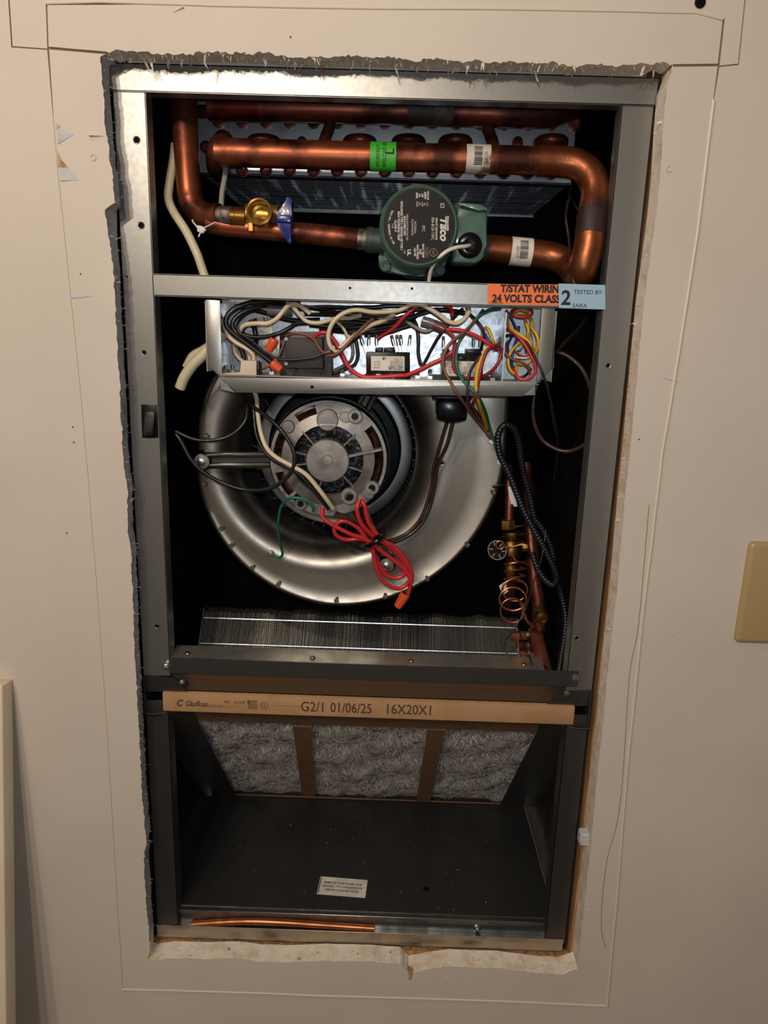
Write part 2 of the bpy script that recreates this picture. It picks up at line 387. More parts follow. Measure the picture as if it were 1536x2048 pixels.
# torn paper flaps
def flap(pxs, lift, m):
    P = [A(x, y, WY - .0018) for x, y in pxs]; P[-1] = P[-1] + Vector((0, -lift, 0))
    bm = NB(); prism(bm, P, (0, .0006, 0)); obj('torn_paper', bm, m, wall)
flap([(112, 248), (128, 262), (147, 269), (116, 288)], .0005, GREYPAINT)
flap([(112, 246), (121, 252), (114, 257)], .001, PAPERBROWN)
flap([(115, 300), (122, 318), (137, 336), (116, 333)], .0006, PAPERBROWN)
flap([(118, 336), (136, 336), (158, 360), (120, 362)], .0008, GREYPAINT)
flap([(141, 588), (152, 589), (168, 592), (188, 591), (170, 595), (143, 596)], .0008, GREYPAINT)
flap([(1326, 756), (1345, 758), (1357, 764), (1340, 760)], .001, GREYPAINT)
flap([(815, 1930), (826, 1940), (824, 1956), (818, 1956)], .004, PAPERBROWN)
flap([(178, 270), (205, 262), (209, 272), (178, 272)], .003, PAINT)
flap([(347, 24), (366, 10), (368, 15)], .001, GREYPAINT)
# frayed paper along the cut edges
bm = NB()
def fray(P, n, inward, size, prob_long=.15):
    for _ in range(n):
        i = random.randrange(len(P) - 1); p = Vector(P[i]).lerp(Vector(P[i + 1]), random.random())
        d = Vector(inward) + Vector((random.uniform(-.7, .7), random.uniform(-.5, .3), random.uniform(-.7, .7)))
        s = size * random.uniform(.3, 1) * (2.6 if random.random() < prob_long else 1)
        y = random.uniform(WY - .001, WB - .004); b = Vector((p.x, y, p.z))
        t = Vector((random.uniform(-1, 1), random.uniform(-1, 1), random.uniform(-1, 1))) * s * .28
        mid = b + d * s * .6 + t * .8; q = b + d * s + Vector((random.uniform(-1, 1), random.uniform(-1, 1), random.uniform(-1, 1))) * s * .3
        v = [bm.verts.new(x) for x in (b - t - d * .001, b + t - d * .001, mid + t * .5, mid - t * .5, q)]
        mi = random.choice((0, 0, 0, 1, 2))
        for f in (bm.faces.new(v[:4]), bm.faces.new((v[3], v[2], v[4]))): f.material_index = mi
fray(HT, 520, (0, 0, -1), .0045, .06); fray(HL, 380, (1, 0, 0), .0022, .03); fray(HR[len(HR) // 3:], 380, (-1, 0, 0), .0022, .03); fray(HB, 260, (0, -.3, .6), .0034, .1)
fr = obj('torn_fibres', bm, [FIBRE, PAPERBROWN, GYPSUM], wall); fr['kind'] = 'stuff'
# sawdust-like crumbs on the right stud edge
bm = NB()
for _ in range(420):
    t = random.random(); c = A(1236 + 14 * random.random() + (1 - t) * 26, 700 + t * 290, -.006 + random.uniform(-.008, .006))
    s = random.uniform(.0006, .0018); obox(bm, c, (random.random(), 1, random.random()), (1, random.random(), .3), (.2, .3, 1), s, s, s * .5)
cr = obj('torn_fibres', bm, mat('brown_crumbs', '#c59a6c', .9), wall); cr['kind'] = 'stuff'
bm = NB(); c = A(733, 1913, -.016); lathe(bm, c + Vector((0, 0, .0006)), Z, [(.0058, -.002), (.0048, .0006), (.002, .0002), (0, -.001)], 12); obj('nail_hole', bm, mat('scorched_gypsum', '#3a2c22', .9, col2='#8d7a66', scale=300, lo=.5, hi=.7), wall)
c = A(1166, 1675, -.012); bm = NB(); box(bm, (c.x - .005, -.018, c.z - .009), (c.x + .008, -.003, c.z + .009), .002); obj('drywall_chip', bm, [GREYPAINT], wall)
bm = NB(); tube(bm, catmull(wp([(1298, 1010), (1277, 1250), (1259, 1350), (1245, 1560), (1233, 1650), (1216, 1710), (1205, 1790), (1203, 1860), (1212, 1896)], WY - .0014), 5), .0005, 5); obj('hairline_crack', bm, mat('crack_line', '#8d8070', .9), wall)
# framing behind the drywall
def trim(name, lo, hi, m):
    bm = NB(); box(bm, lo, hi, .0008); obj(name, bm, m, kind='structure')
trim('trim_1', (.2815, -.0015, -.03), (.40, .07, 1.13), WOOD)
trim('trim_2', (-.42, -.0015, -.03), (-.2815, .07, 1.13), DARKWOOD)
trim('trim_3', (-.40, -.0012, -.06), (.40, .07, -.006), WOOD)
trim('trim_4', (-.281, .0, 1.092), (.281, .07, 1.13), DARKWOOD)

# ------------------------------------------------------------------ cabinet of the unit
H = 1.0597
cab = thing('fan_coil_cabinet', 'tall open steel fan coil cabinet set in the torn drywall opening', 'air handler', (0, 0, 0))
def part(name, pts_or, m, parent=None, **k): ...
bm = NB(); box(bm, (-.278, .0, 1.0335), (.2765, .0012, H), .0003); box(bm, (-.278, .0, H - .0012), (.2765, .05, H)); box(bm, (-.278, 0, 1.0335), (.2765, .018, 1.0347)); obj('top_rail', bm, GALV, cab)
def stile(x0, x1, z0, z1, inner, m, y=.0016):
    bm = NB(); box(bm, (x0, y, z0), (x1, y + .0012, z1), .0003); xi = x1 if inner > 0 else x0
    box(bm, (xi - .0012 * (inner > 0), y, z0), (xi + .0012 * (inner < 0), y + .02, z1))
    return obj('stile', bm, m, cab)
stile(-.275, -.2415, .386, 1.034, 1, GALV); stile(.2425, .275, .383, 1.034, -1, GALV)
stile(-.2745, -.246, .012, .352, 1, GREYSHEET); stile(.2475, .2745, .012, .352, -1, GREYSHEET)
bm = NB(); box(bm, (-.2415, .0, .8345), (.2425, .0012, .8575), .0003); box(bm, (-.2415, 0, .8345), (.2425, .03, .8357)); box(bm, (-.2415, 0, .8563), (.2425, .03, .8575)); obj('center_rail', bm, GALV, cab)
bm = NB(); box(bm, (-.275, .0, .0005), (.272, .0012, .0205), .0003); box(bm, (-.275, 0, .0005), (.272, .05, .0017)); obj('bottom_rail', bm, STAINED, cab)
bm = NB(); box(bm, (-.2785, .004, 0), (-.2772, .42, H)); obj('side_panel', bm, LINER, cab)
bm = NB(); box(bm, (.2757, .004, 0), (.277, .42, H)); obj('side_panel', bm, DARKSTEEL, cab)
bm = NB(); box(bm, (-.2785, .42, 0), (.277, .4215, H)); obj('back_panel', bm, LINER, cab)
bm = NB(); box(bm, (-.277, .05, H - .003), (.2755, .42, H - .0015)); obj('top_panel', bm, LINER, cab)
# sill over the filter: flange, lip and recessed concave face
bm = NB(); prism(bm, [(-.2415, .001, .4105), (-.2415, .032, .4135), (-.2415, .032, .4123), (-.2415, .001, .4093)], (.4575, 0, 0))
obj('sill_flange', bm, SILL, cab)
bm = NB(); box(bm, (-.2425, -.0002, .3905), (.2565, .0010, .4112), .0003); obj('sill_lip', bm, GREYSHEET, cab)
bm = NB(); prof = [(.003, .3925), (.0065, .385), (.0105, .378), (.0135, .371), (.0145, .361), (.016, .361), (.015, .3715), (.012, .379), (.008, .386), (.0045, .3932)]
prism(bm, [(-.2425, y, z) for y, z in prof], (.499, 0, 0)); obj('sill_face', bm, mat('brownish_sheet_steel', '#8c7a66', .45, .8), cab)
for px, py in ((375, 1304), (625, 1313), (822, 1324), (1047, 1334)):
    bm = NB(); c = A(px, py, .012); c.z = .4128; lathe(bm, c, Z, [(.0035, -.0005), (.003, .0006), (.0017, .0009), (0, .0003)], 12); obj('rivet', bm, BRASS if px > 700 else GALVD, cab)
# filter track brackets each side: bent plate with slanted nose and side channel in the filter plane
FT, FB_ = Vector((0, .012, .345)), Vector((0, .262, .036))       # line of the filter's lower face
fdir = (FB_ - FT).normalized(); fn = Vector((0, fdir.z, -fdir.y)).normalized()   # pointing out of the face towards the viewer / down
if fn.z > 0: fn = -fn
for s in (-1, 1):
    xo, xi = s * .2745, s * .2275
    bm = NB(); top = FT + fn * .0015
    P = [Vector((s * .2745, -.003, .3375)), Vector((s * .262, -.004, .3372)), Vector((s * .222, .018, .333)), Vector((s * .222, 0, 0)) + Vector((0, FB_.y, FB_.z)), Vector((xo, FB_.y, FB_.z))]
    P = [P[0], P[1], P[2] , P[3], P[4]]
    bm2 = NB(); prism(bm2, P, fn * .0009); obj('filter_track', bm2, GREYSHEET, cab)
    bm = NB()
    P = [Vector((s * .274, .0005, .3845)), Vector((s * .232, .0005, .382)), Vector((s * .216, .012, .366)), Vector((s * .216, .02, .364)), Vector((s * .274, .02, .364))]
    P = [Vector((s * .274, .0, .3865)), Vector((s * .236, .0, .3845)), Vector((s * .222, .004, .363)), Vector((s * .274, .004, .363))]
    prism(bm, P, (0, .0009, 0)); box(bm, (min(s * .2745, s * .2732), -.002, .337), (max(s * .2745, s * .2732), .02, .3865))
    obj('filter_bracket', bm, GREYSHEET, cab)
# upper pan floor, its front ridges and channel
bm = NB(); box(bm, (-.262, .014, .0405), (.262, .262, .0417)); box(bm, (-.262, .2605, .0405), (.262, .262, .0485)); obj('drain_pan_cover', bm, GREYSHEET, cab)
bm = NB(); box(bm, (-.247, .0065, .0375), (.248, .0150, .0405), .0006); obj('pan_ridge', bm, GALVD, cab)
bm = NB(); box(bm, (-.247, .0108, .0165), (.248, .0120, .0350), .0004); box(bm, (-.247, .0020, .0155), (.248, .012, .0166), .0003); obj('front_channel', bm, GALVD, cab)
def drop(px, py, z, y=None):
    v = RIGHT * ((px - 768) / FPX) + DOWN * ((py - 1024) / FPX) + FWD
    return CAM + v * ((z - CAM.z) / v.z)
c = drop(685, 1774, .0418); c2 = drop(735, 1778, .0418)
U = (c2 - c).normalized(); V = Vector((-U.y, U.x, 0))
bm = NB(); obox(bm, c, U, V, Z, .068, .034, .0004); lab = obj('notice_label', bm, WHITEST, cab, label='white paper notice label')
bm = NB()
for i, s in enumerate(('REMOVE THIS PANEL FOR', 'ACCESS TO CONDENSATE', 'DRAIN CONNECTION')):
    text(bm, s, c + V * (.0045 - i * .0068) + Z * .0004, U, V, .0052, .9, bold=.00008)
rect(bm, c - U * .0325 + Z * .0004, U, V, .0012, .032)
obj('lettering', bm, INKB, lab)
c = drop(852, 1778, .0417); bm = NB(); disc(bm, c, Z, .0042, .0004, 16); obj('knockout_hole', bm, LINER, cab)
bm = NB()
for _ in range(60):
    q = Vector((random.uniform(-.2, .24), random.uniform(.02, .2), .0419)); s = random.uniform(.0003, .0011)
    obox(bm, q, (random.random(), 1, 0), (1, -random.random(), 0), Z, s * 2, s, .0004, mi=random.choice((0, 0, 1)))
d = obj('debris', bm, [mat('dust', '#a59c90', .9), LINER], cab); d['kind'] = 'stuff'
hexbolt('bolt', A(333, 1332, .0), .0036, cab); hexbolt('bolt', A(1151, 1357, .0), .0036, cab); hexbolt('bolt', A(954, 1858, .0102), .0036, cab)
hexbolt('bolt', A(364, 1364, .0), .0025, cab); hexbolt('bolt', A(1133, 1387, .0), .0025, cab)
for px, py, r in ((273, 280, .0032), (282, 451, .0032), (288, 705, .0024), (314, 1252, .0024), (1216, 731, .0024), (1153, 1276, .0024), (700, 576, .0012), (824, 577, .0012), (254, 553, .001)):
    bm = NB(); lathe(bm, A(px, py, .0014 if px < 300 or px > 1100 else -.0001), -Y, [(r * 1.25, 0), (r * 1.1, .0005), (r, .0004)], 14); disc(bm, A(px, py, .0014 if px < 300 or px > 1100 else -.0001), -Y, r, .0003, 14, 1)
    obj('screw_hole', bm, [GALVB, LINER], cab)
# door interlock switch in the left stile
sw = thing('interlock_switch', 'small black door interlock switch in the left steel stile', 'switch', A(300, 876, .0))
bm = NB(); pxprism(bm, [(282, 809), (315, 809), (317, 876), (284, 876)], .0012, .03, bev=.0004); obj('switch_body', bm, PLASTB, sw)
bm = NB(); pxprism(bm, [(289, 824), (309, 823), (305, 872), (285, 873)], -.0065, .001, bev=.0012); obj('lever', bm, mat('worn_dark_metal', '#4c4843', .4, .7, col2='#2a2725', scale=70), sw)
# stickers on the centre rail
def sticker(name, pxs, y, m, label, texts, parent):
    bm = NB(); pxprism(bm, pxs, y, y + .0003); st = obj(name, bm, m, parent, label=label)
    bm = NB()
    for s, x, yy, size, str_, bold, al in texts:
        text(bm, s, A(x, yy, y - .0002), RIGHTP, Z, size * PX(y) * 1.38, str_, al, bold)
    obj('lettering', bm, INKB, st)
RIGHTP = (A(1200, 585, 0) - A(980, 582, 0)).normalized()
sticker('warning_sticker', [(975, 568), (1120, 569), (1120, 611), (975, 608)], -.0004, ORANGE, 'orange sticker about thermostat wiring',
        [('T/STAT WIRING', 1001, 583.5, 13.5, .93, .0005, 'LEFT'), ('24 VOLTS CLASS', 984, 603.5, 14, .92, .0005, 'LEFT'), ('LB0001A', 979, 608.5, 5, 1, 0, 'LEFT')], cab)
sticker('inspection_sticker', [(1117, 567), (1210, 570), (1211, 619), (1118, 616)], -.0008, BLUEST, 'pale blue inspection sticker',
        [('2', 1131, 609, 27, 1, .0005, 'CENTER'), ('TESTED BY:', 1147, 588, 8, 1.0, 0, 'LEFT'), ('SARA', 1144, 615, 7.5, 1.15, 0, 'LEFT')], cab)

# ------------------------------------------------------------------ loose copper scrap on the channel
bm = NB(); tube(bm, catmull(pp([(384, 1849, .006), (440, 1845, .006), (500, 1843, .006), (560, 1845, .006), (640, 1850, .006), (748, 1857, .006)]), 6), .0046, 14)
tag(obj('copper_offcut', bm, COPBRIGHT, origin=A(560, 1850, .006)), 'bent bright copper tube offcut lying behind the bottom rail', 'pipe')

# ------------------------------------------------------------------ air filter
fw, fl, ft_ = .5085, .398, .0235
up_ = -fdir; fn_up = -fn
fc_top = FT                           # lower front edge of the filter
filt = thing('air_filter', 'cardboard framed air filter sitting slanted in its slot', 'filter', (0.002, .26, .042))
def fp(x, s, h): return Vector((x, 0, 0)) + FT + fdir * s + fn_up * h
def fbox(bm, x0, x1, s0, s1, h0, h1, mi=0, bev=.0006):
    obox(bm, fp((x0 + x1) / 2 + .002, (s0 + s1) / 2, (h0 + h1) / 2), X, fdir, fn_up, x1 - x0, s1 - s0, h1 - h0, bev, 1, mi)
# front edge is cut plumb so it shows upright: a wedge-section cardboard rail
bm = NB(); zt, zb = .3635, .3395
prism(bm, [(-.2523, -.0005, zb), (-.2523, -.0005, zt), (-.2523, .006, zt + .001), (-.2523, .03, .341), (-.2523, .018, .336)], (.5085, 0, 0), bev=.0006)
fe = obj('front_edge', bm, CARD, filt)
bm = NB(); ye = -.0009
def ft(s, px, py, size, str_=1, bold=0, al='LEFT', mi=0, shear=0):
    text(bm, s, A(px, py, ye), RF, Z, size * PX(0, .35) * 1.38, str_, al, bold, mi, shear)
RF = (A(1150, 1433, ye) - A(330, 1405, ye)).normalized()
ft('Glasfloss', 370, 1412, 12.5, .72, .0003, shear=.25); ft('INDUSTRIES', 411, 1414, 6, .8)
ft('C', 352, 1412, 15, .75, .0007, shear=.4)
ft('AIR', 447, 1406, 6); ft('FLOW', 467, 1407, 6); ft('----- --- --------', 446, 1412, 5, .8); ft('----- --- -----', 446, 1416, 5, .8)
for i in range(5):
    rect(bm, A(505 + (0 if i > 1 else 4), 1402 + i * 3.6, ye), RF, Z, (.012 if i > 1 else .007), .0012)
rect(bm, A(498, 1404, ye), RF, Z, .004, .0045)
lathe(bm, A(528, 1411, ye), -Y, [(.0049, 0), (.0041, 0)], 20); ft('UL', 528, 1414, 6, 1, 0, 'CENTER')
ft('--- ----------- ----------', 540, 1412, 5, 1.1); ft('--- --- --', 556, 1406, 4, 1); ft('--- --', 564, 1417, 4, 1)
obj('printed_lettering', bm, INKG, fe)
bm = NB()
ft('G2/1', 601, 1422, 22, .82, .0001, mi=0); ft('01/06/25', 660, 1424, 22, .78, .0001); ft('16X20X1', 769, 1427, 22, .82, .0001)
obj('date_lettering', bm, mat('brown_ink', '#4a3423', .8), fe)
bm = NB(); fbox(bm, -.2543, .2543, .004, .056, -.0012, .001); fbox(bm, -.2543, .2543, fl - .012, fl - .001, -.0012, .001)
for s in (-1, 1): fbox(bm, s * .2543 - (.02 if s > 0 else 0), s * .2543 + (.02 if s < 0 else 0), .004, fl, -.0012, .001)
for s in (-1, 1): fbox(bm, s * .2543 - (.002 if s > 0 else 0), s * .2543 + (.002 if s < 0 else 0), .004, fl, .001, ft_)
fbox(bm, -.2543, .2543, fl - .003, fl - .001, .001, ft_)
obj('frame', bm, CARDD, filt)
def divider(xa, xb):
    b = NB(); pts = []
    (x0, s0), (x1, s1) = xa, xb
    prism(b, [fp(x0 - .0115, s0, -.0014), fp(x0 + .0115, s0, -.0014), fp(x1 + .0115, s1, -.0014), fp(x1 - .0115, s1, -.0014)], fn_up * .0018); obj('divider', b, CARDD, filt)
def on_filter(px, py):
    v = RIGHT * ((px - 768) / FPX) + DOWN * ((py - 1024) / FPX) + FWD
    t = (FT - CAM).dot(fn) / v.dot(fn); p = CAM + v * t
    return p.x, (p - FT).dot(fdir)
divider(on_filter(603, 1452), on_filter(618, 1590)); divider(on_filter(873, 1458), on_filter(846, 1602))
def waves(x, s): return .0032 * math.sin(s * 62 + x * 25 + 1.2 * math.sin(x * 31)) + .003 * math.sin(s * 33 - x * 63) + .001 * math.sin(x * 210 + s * 90)
bm = NB(); nx, ns = 110, 80; g_ = [[bm.verts.new(fp(-.25 + .504 * i / nx, .01 + (fl - .02) * j / ns, .007 + waves(-.25 + .5 * i / nx, fl * j / ns))) for i in range(nx + 1)] for j in range(ns + 1)]
for j in range(ns):
    for i in range(nx): bm.faces.new((g_[j][i], g_[j][i + 1], g_[j + 1][i + 1], g_[j + 1][i]))
media = obj('filter_media', bm, MEDIA, filt, smooth=180)
bm = NB()
for _ in range(11000):
    x = random.uniform(-.235, .235); s = random.uniform(.02, fl - .02); a = random.gauss(0, .9) + (PI if random.random() < .5 else 0); ln = random.uniform(.006, .022); k = random.uniform(-140, 140); h = random.uniform(-.0005, .002)
    pv = []; xx, ss = x, s
    wd = random.uniform(.00012, .00030)
    for i in range(5):
        hh = .0065 + waves(xx, ss) - h - .002 * math.sin(PI * i / 4)
        nx_, ny_ = -math.sin(a) * wd, math.cos(a) * wd
        pv.append((bm.verts.new(fp(xx + nx_, ss + ny_, max(hh, .0015))), bm.verts.new(fp(xx - nx_, ss - ny_, max(hh, .0015)))))
        xx += math.cos(a) * ln / 4; ss += math.sin(a) * ln / 4; a += k * ln / 4
    for p, q in zip(pv, pv[1:]): bm.faces.new((p[0], p[1], q[1], q[0]))
fs = obj('glass_fibres', bm, FIBREW, filt, smooth=180); fs['kind'] = 'stuff'

# ------------------------------------------------------------------ lower cooling coil
lc = thing('cooling_coil', 'finned cooling coil lying behind the sill above the filter', 'coil', A(720, 1300, .15))
LT = .1475; zc_top = A(720, 1262, LT).z; xl, xr = A(405, 1262, LT).x, A(1034, 1275, LT).x
cdir = Vector((0, -.50, -.87)).normalized()           # visible end face falls towards the viewer
cback = Vector((0, .78, .0)) 
c0 = Vector((0, LT + .012, zc_top + .008))
bm = NB(); nfin = 210
fdirv = Vector((0, .62, -.78))
for i in range(nfin):
    x = xl + (xr - xl) * i / (nfin - 1) + random.uniform(-.0002, .0002); k = random.uniform(-.0015, .0015) + (.002 * math.sin(i * .21) if 40 < i < 190 else 0)
    pts = [(x, c0.y - .002, c0.z - .002), (x, c0.y + .006, c0.z + .006 + k), (x, c0.y + .03, c0.z + .004 + k), (x, c0.y + .10, c0.z - .075), (x, c0.y + .02, c0.z - .08), (x, c0.y - .050, c0.z - .058)]
    prism(bm, pts, (.00042, 0, 0))
fo = obj('fins', bm, FIN2, lc, smooth=20); fo['kind'] = 'stuff'
for x in (xl - .002, xr + .0005):
    bm = NB(); prism(bm, [(x, c0.y - .006, c0.z - .0015), (x, c0.y + .006, c0.z + .012), (x, c0.y + .032, c0.z + .010), (x, c0.y + .11, c0.z - .08), (x, c0.y + .015, c0.z - .085), (x, c0.y - .055, c0.z - .060)], (.0015, 0, 0)); obj('end_plate', bm, GALVD, lc)
for dy, dz in ((.001, -.0015), (-.0245, -.0295)):
    bm = NB(); tube(bm, [(xl, c0.y + dy - .001, c0.z + dz + .001), (xr, c0.y + dy - .001, c0.z + dz + .001)], .0015, 8); obj('bright_edge', bm, GALVB, lc)
# manifold and stubs
def pipe(name, pts, r, m, parent, n=6, seg=16):
    bm = NB(); tube(bm, catmull(pts, n), r, seg); return obj(name, bm, m, parent)
ym = .125
MANI = mat('reddish_brazed_copper', '#c07256', .42, .7, col2='#8a4a36', scale=40, lo=.42, hi=.66)
pipe('manifold', pp([(1070, 1258, ym), (1080, 1300, ym), (1092, 1345, ym), (1097, 1375, ym)]), .0095, MANI, lc)
for py in (1271, 1291, 1309):
    b = pipe('stub_tube', pp([(1026, py, .15), (1050, py, .14), (1076, py + 2, ym)]), .0064, COPDARK if py == 1291 else MANI, lc)
    bm = NB(); tube(bm, pp([(1056, py - 1, ym + .005), (1062, py, ym + .003)]), .0072, 14); obj('solder_joint', bm, SOLDER, lc)
pipe('stub_tube', pp([(1072, 1332, .10), (1092, 1336, ym)]), .0058, MANI, lc)
# ------------------------------------------------------------------ blower
BC = A(655, 906, .10)
blow = thing('blower', 'round galvanised centrifugal blower housing under the wiring box', 'blower', BC + Vector((0, .1, -.2)))
LC = A(655, 906, .150); rl_ = 177 * PX(.150, .65); RC = A(670, 898, .165); rw_ = 157 * PX(.165, .65)
def Rout(t):                                   # t = angle, 0 = right, counter-clockwise
    d = math.degrees(t) % 360
    if d <= 90: return min(.2265 / max(math.cos(t), 1e-3), .180 / max(math.sin(t), 1e-3))
    if d < 180: return .180 + (.165 - .180) * (d - 90) / 90
    if d < 270: return .165 + (.2065 - .165) * (d - 180) / 90
    return .2065 + (.2265 - .2065) * (d - 270) / 90
N = 144
prof_in = [(0.0, 1.0)]
bm = NB(); rings = []
r_flat = .163
def P_(t, r, y): return Vector((BC.x + r * math.cos(t), y, BC.z + r * math.sin(t)))
for k in range(N):
    t = 2 * PI * k / N; R = Rout(t); rf_ = min(r_flat, R - .008); ring = []
    ring.append(P_(t, R - .0005, .112)); ring.append(P_(t, R, .104)); ring.append(P_(t, R - .0012, .1015)); ring.append(P_(t, R - .004, .1005)); ring.append(P_(t, R - .006, .1025))
    ring.append(P_(t, (R * .4 + rf_ * .6) if R > rf_ + .012 else rf_ + .001, .1022))
    for q in range(11):
        a = q / 10 * PI / 2; kk = 1 - math.cos(a); pq = P_(t, rf_ - (rf_ - rl_) * math.sin(a), .102 + .048 * kk - .004 * math.sin(2 * a)); ring.append(pq + Vector((LC.x - BC.x, 0, LC.z - BC.z)) * math.sin(a))
    ring.append(P_(t, rl_, .158) + Vector((LC.x - BC.x, 0, LC.z - BC.z)))
    rings.append([bm.verts.new(p) for p in ring])
for k in range(N):
    a, b = rings[k], rings[(k + 1) % N]
    for q in range(len(a) - 1): bm.faces.new((a[q], b[q], b[q + 1], a[q + 1]))
obj('side_plate', bm, SCROLL, blow, smooth=50)
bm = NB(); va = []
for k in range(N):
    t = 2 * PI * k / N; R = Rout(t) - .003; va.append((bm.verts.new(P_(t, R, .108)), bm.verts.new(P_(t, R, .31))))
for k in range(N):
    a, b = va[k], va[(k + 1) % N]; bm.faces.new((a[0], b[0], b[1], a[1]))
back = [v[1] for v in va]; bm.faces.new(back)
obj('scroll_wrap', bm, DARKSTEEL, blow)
tabm = None
for px, py in ((404, 968), (440, 1059), (461, 1093), (503, 1138), (556, 1171), (673, 1204), (772, 1196), (857, 1161), (938, 1092), (991, 986), (409, 870)):
    p = A(px, py, .1003); d = Vector((p.x - BC.x, 0, p.z - BC.z)).normalized(); tt = d.cross(Y)
    bm = NB(); obox(bm, p - d * .002, tt, Y, d, .006, .002, .005, .0005); obox(bm, p - d * .0055 + tt * .001, tt, Y, d, .0035, .0022, .003, .0003, 1, 1); obox(bm, p - d * .002 - tt * .002, tt, Y, d, .0016, .0026, .004, 0, 1, 1)
    obj('crimp_tab', bm, [GALVD, mat('rusty_edge', '#4a3d2e', .8)], blow)
for px, py in ((884, 927), (542, 1107)):
    if px == 542: hexbolt('ground_screw', A(px, py, .1012), .0032, blow)
    else:
        bm = NB(); lathe(bm, A(px, py, .102), -Y, [(.004, 0), (.003, .001), (.0018, .0006)], 12); disc(bm, A(px, py, .102), -Y, .0018, .0005, 12, 1); obj('screw_hole', bm, [GALVB, LINER], blow)
bm = NB(); lathe(bm, Vector((RC.x, .165, RC.z)), -Y, [(rw_ - .019, -.02), (rw_ - .019, 0), (rw_ - .0165, .003), (rw_ - .008, .0035), (rw_ - .002, .001), (rw_, -.003), (rw_, -.012), (rw_ - .0025, -.012)], 72); wr = obj('wheel_ring', bm, RINGM, blow)
bm = NB(); lathe(bm, Vector((BC.x, .30, BC.z)), -Y, [(0, 0), (.11, 0)], 40); obj('wheel_disc', bm, BLACKM, blow)
bm = NB(); r0 = BC
pts = [(.1015, .152), (.1105, .152), (.1105, .30), (.1015, .30)]
a_ = [Vector((RC.x + rw_ - .004, .172, RC.z)), Vector((RC.x + rw_ + .001, .172, RC.z + .0022)), Vector((RC.x + rw_ + .0065, .172, RC.z - .0005))]
th = Vector((-.0003, 0, .0009))
poly = a_ + [p + th for p in a_[::-1]]
prism(bm, poly, (0, .135, 0))
bl0 = obj('blade', bm, mat('blade_metal', '#77797c', .35, 1.0), blow)
ctr = Vector((RC.x, 0, RC.z)) - blow.location; ctr.y = 0
for k in range(1, 44):
    M = Matrix.Translation(ctr) @ Matrix.Rotation(2 * PI * k / 44, 4, 'Y') @ Matrix.Translation(-ctr)
    share(bl0, parent=blow, mw=M)

# ------------------------------------------------------------------ fan motor
MC = A(655, 922, .034); px2 = PX(.035, .66)
mot = thing('fan_motor', 'ribbed cast aluminium fan motor in the middle of the blower', 'motor', MC + Vector((0, .1, 0)))
def mp(px, py, y=.034): return A(px, py, y)
KM = 1.06
def m2(a, r, y):
    r = r * KM
    return Vector((MC.x + r * math.cos(a), y, MC.z + r * math.sin(a)))
bm = NB(); lathe(bm, Vector((MC.x, .0, MC.z)), Y, [(.063, .045), (.0695, .047), (.0715, .053), (.0715, .16), (.05, .17), (0, .17)], 64); obj('shell', bm, SHELL, mot)
bm = NB(); lathe(bm, Vector((MC.x, 0, MC.z)), Y, [(.072, .060), (.074, .060), (.074, .082), (.072, .082)], 64); obj('mounting_band', bm, BLACKM, mot)
bm = NB()
def sector(bm, a0, a1, r0, r1, y0, y1, n=None, dome=0.0):
    n = n or max(2, int(abs(a1 - a0) / .08)); t = bmesh.new(); v = []
    for i in range(n + 1):
        a = a0 + (a1 - a0) * i / n; v.append([t.verts.new(m2(a, r, y)) for r, y in ((r0, y0 - dome), (r1, y0), (r1, y1), (r0, y1))])
    for p, q in zip(v, v[1:]):
        for k in range(4): t.faces.new((p[k], q[k], q[(k + 1) % 4], p[(k + 1) % 4]))
    if abs(abs(a1 - a0) - 2 * PI) > 1e-4:
        t.faces.new(v[0]); t.faces.new(v[-1][::-1])
    join(bm, t)
R_ = math.radians
sector(bm, 0, 2 * PI, .040, .0525, .041, .050, 64, .003)       # middle band
# outer band broken by the windows, windows given as degrees
wins = [(104, 128), (152, 182), (196, 224), (-28, 40), (228, 246)]
edges = sorted(wins, key=lambda q: q[0] % 360)
segs = []
ed = [(a % 360, a % 360 + (b - a)) for a, b in wins]; ed.sort()
for i, (a, b) in enumerate(ed):
    nxt = ed[(i + 1) % len(ed)][0] + (360 if i == len(ed) - 1 else 0)
    if nxt > b: segs.append((b, nxt))
for a, b in segs: sector(bm, R_(a), R_(b), .0520, .0640, .0425, .052)
sector(bm, 0, 2 * PI, .0625, .0660, .0455, .054, 72)
obj('end_bell', bm, CAST, mot, smooth=30)
bm = NB(); lathe(bm, Vector((MC.x, .047, MC.z)), -Y, [(.026, 0), (.026, .0125), (.0248, .0138), (.008, .0145), (.0078, .0139), (.0066, .0139), (.006, .0148), (0, .0152)], 48); obj('hub_disc', bm, CAST, mot)
for ax, ay in ((618, 862 + 18), (588, 905), (591, 932), (640, 970), (697, 965), (712, 940), (700, 880)):
    d = (mp(ax, ay) - MC); d.y = 0; d.normalize()
    bm = NB(); obox(bm, m2(0, 0, 0) * 0 + Vector((MC.x, .0415, MC.z)) + d * .034, d, Y, d.cross(Y), .022, .009, .0022, .0005); obj('rib', bm, CAST, mot)
d = (mp(760, 900) - MC); d.y = 0; d.normalize()
bm = NB(); obox(bm, Vector((MC.x, .0395, MC.z)) + d * .045, d, Y, d.cross(Y), .042, .010, .0038, .0006); obj('rib', bm, CAST, mot)
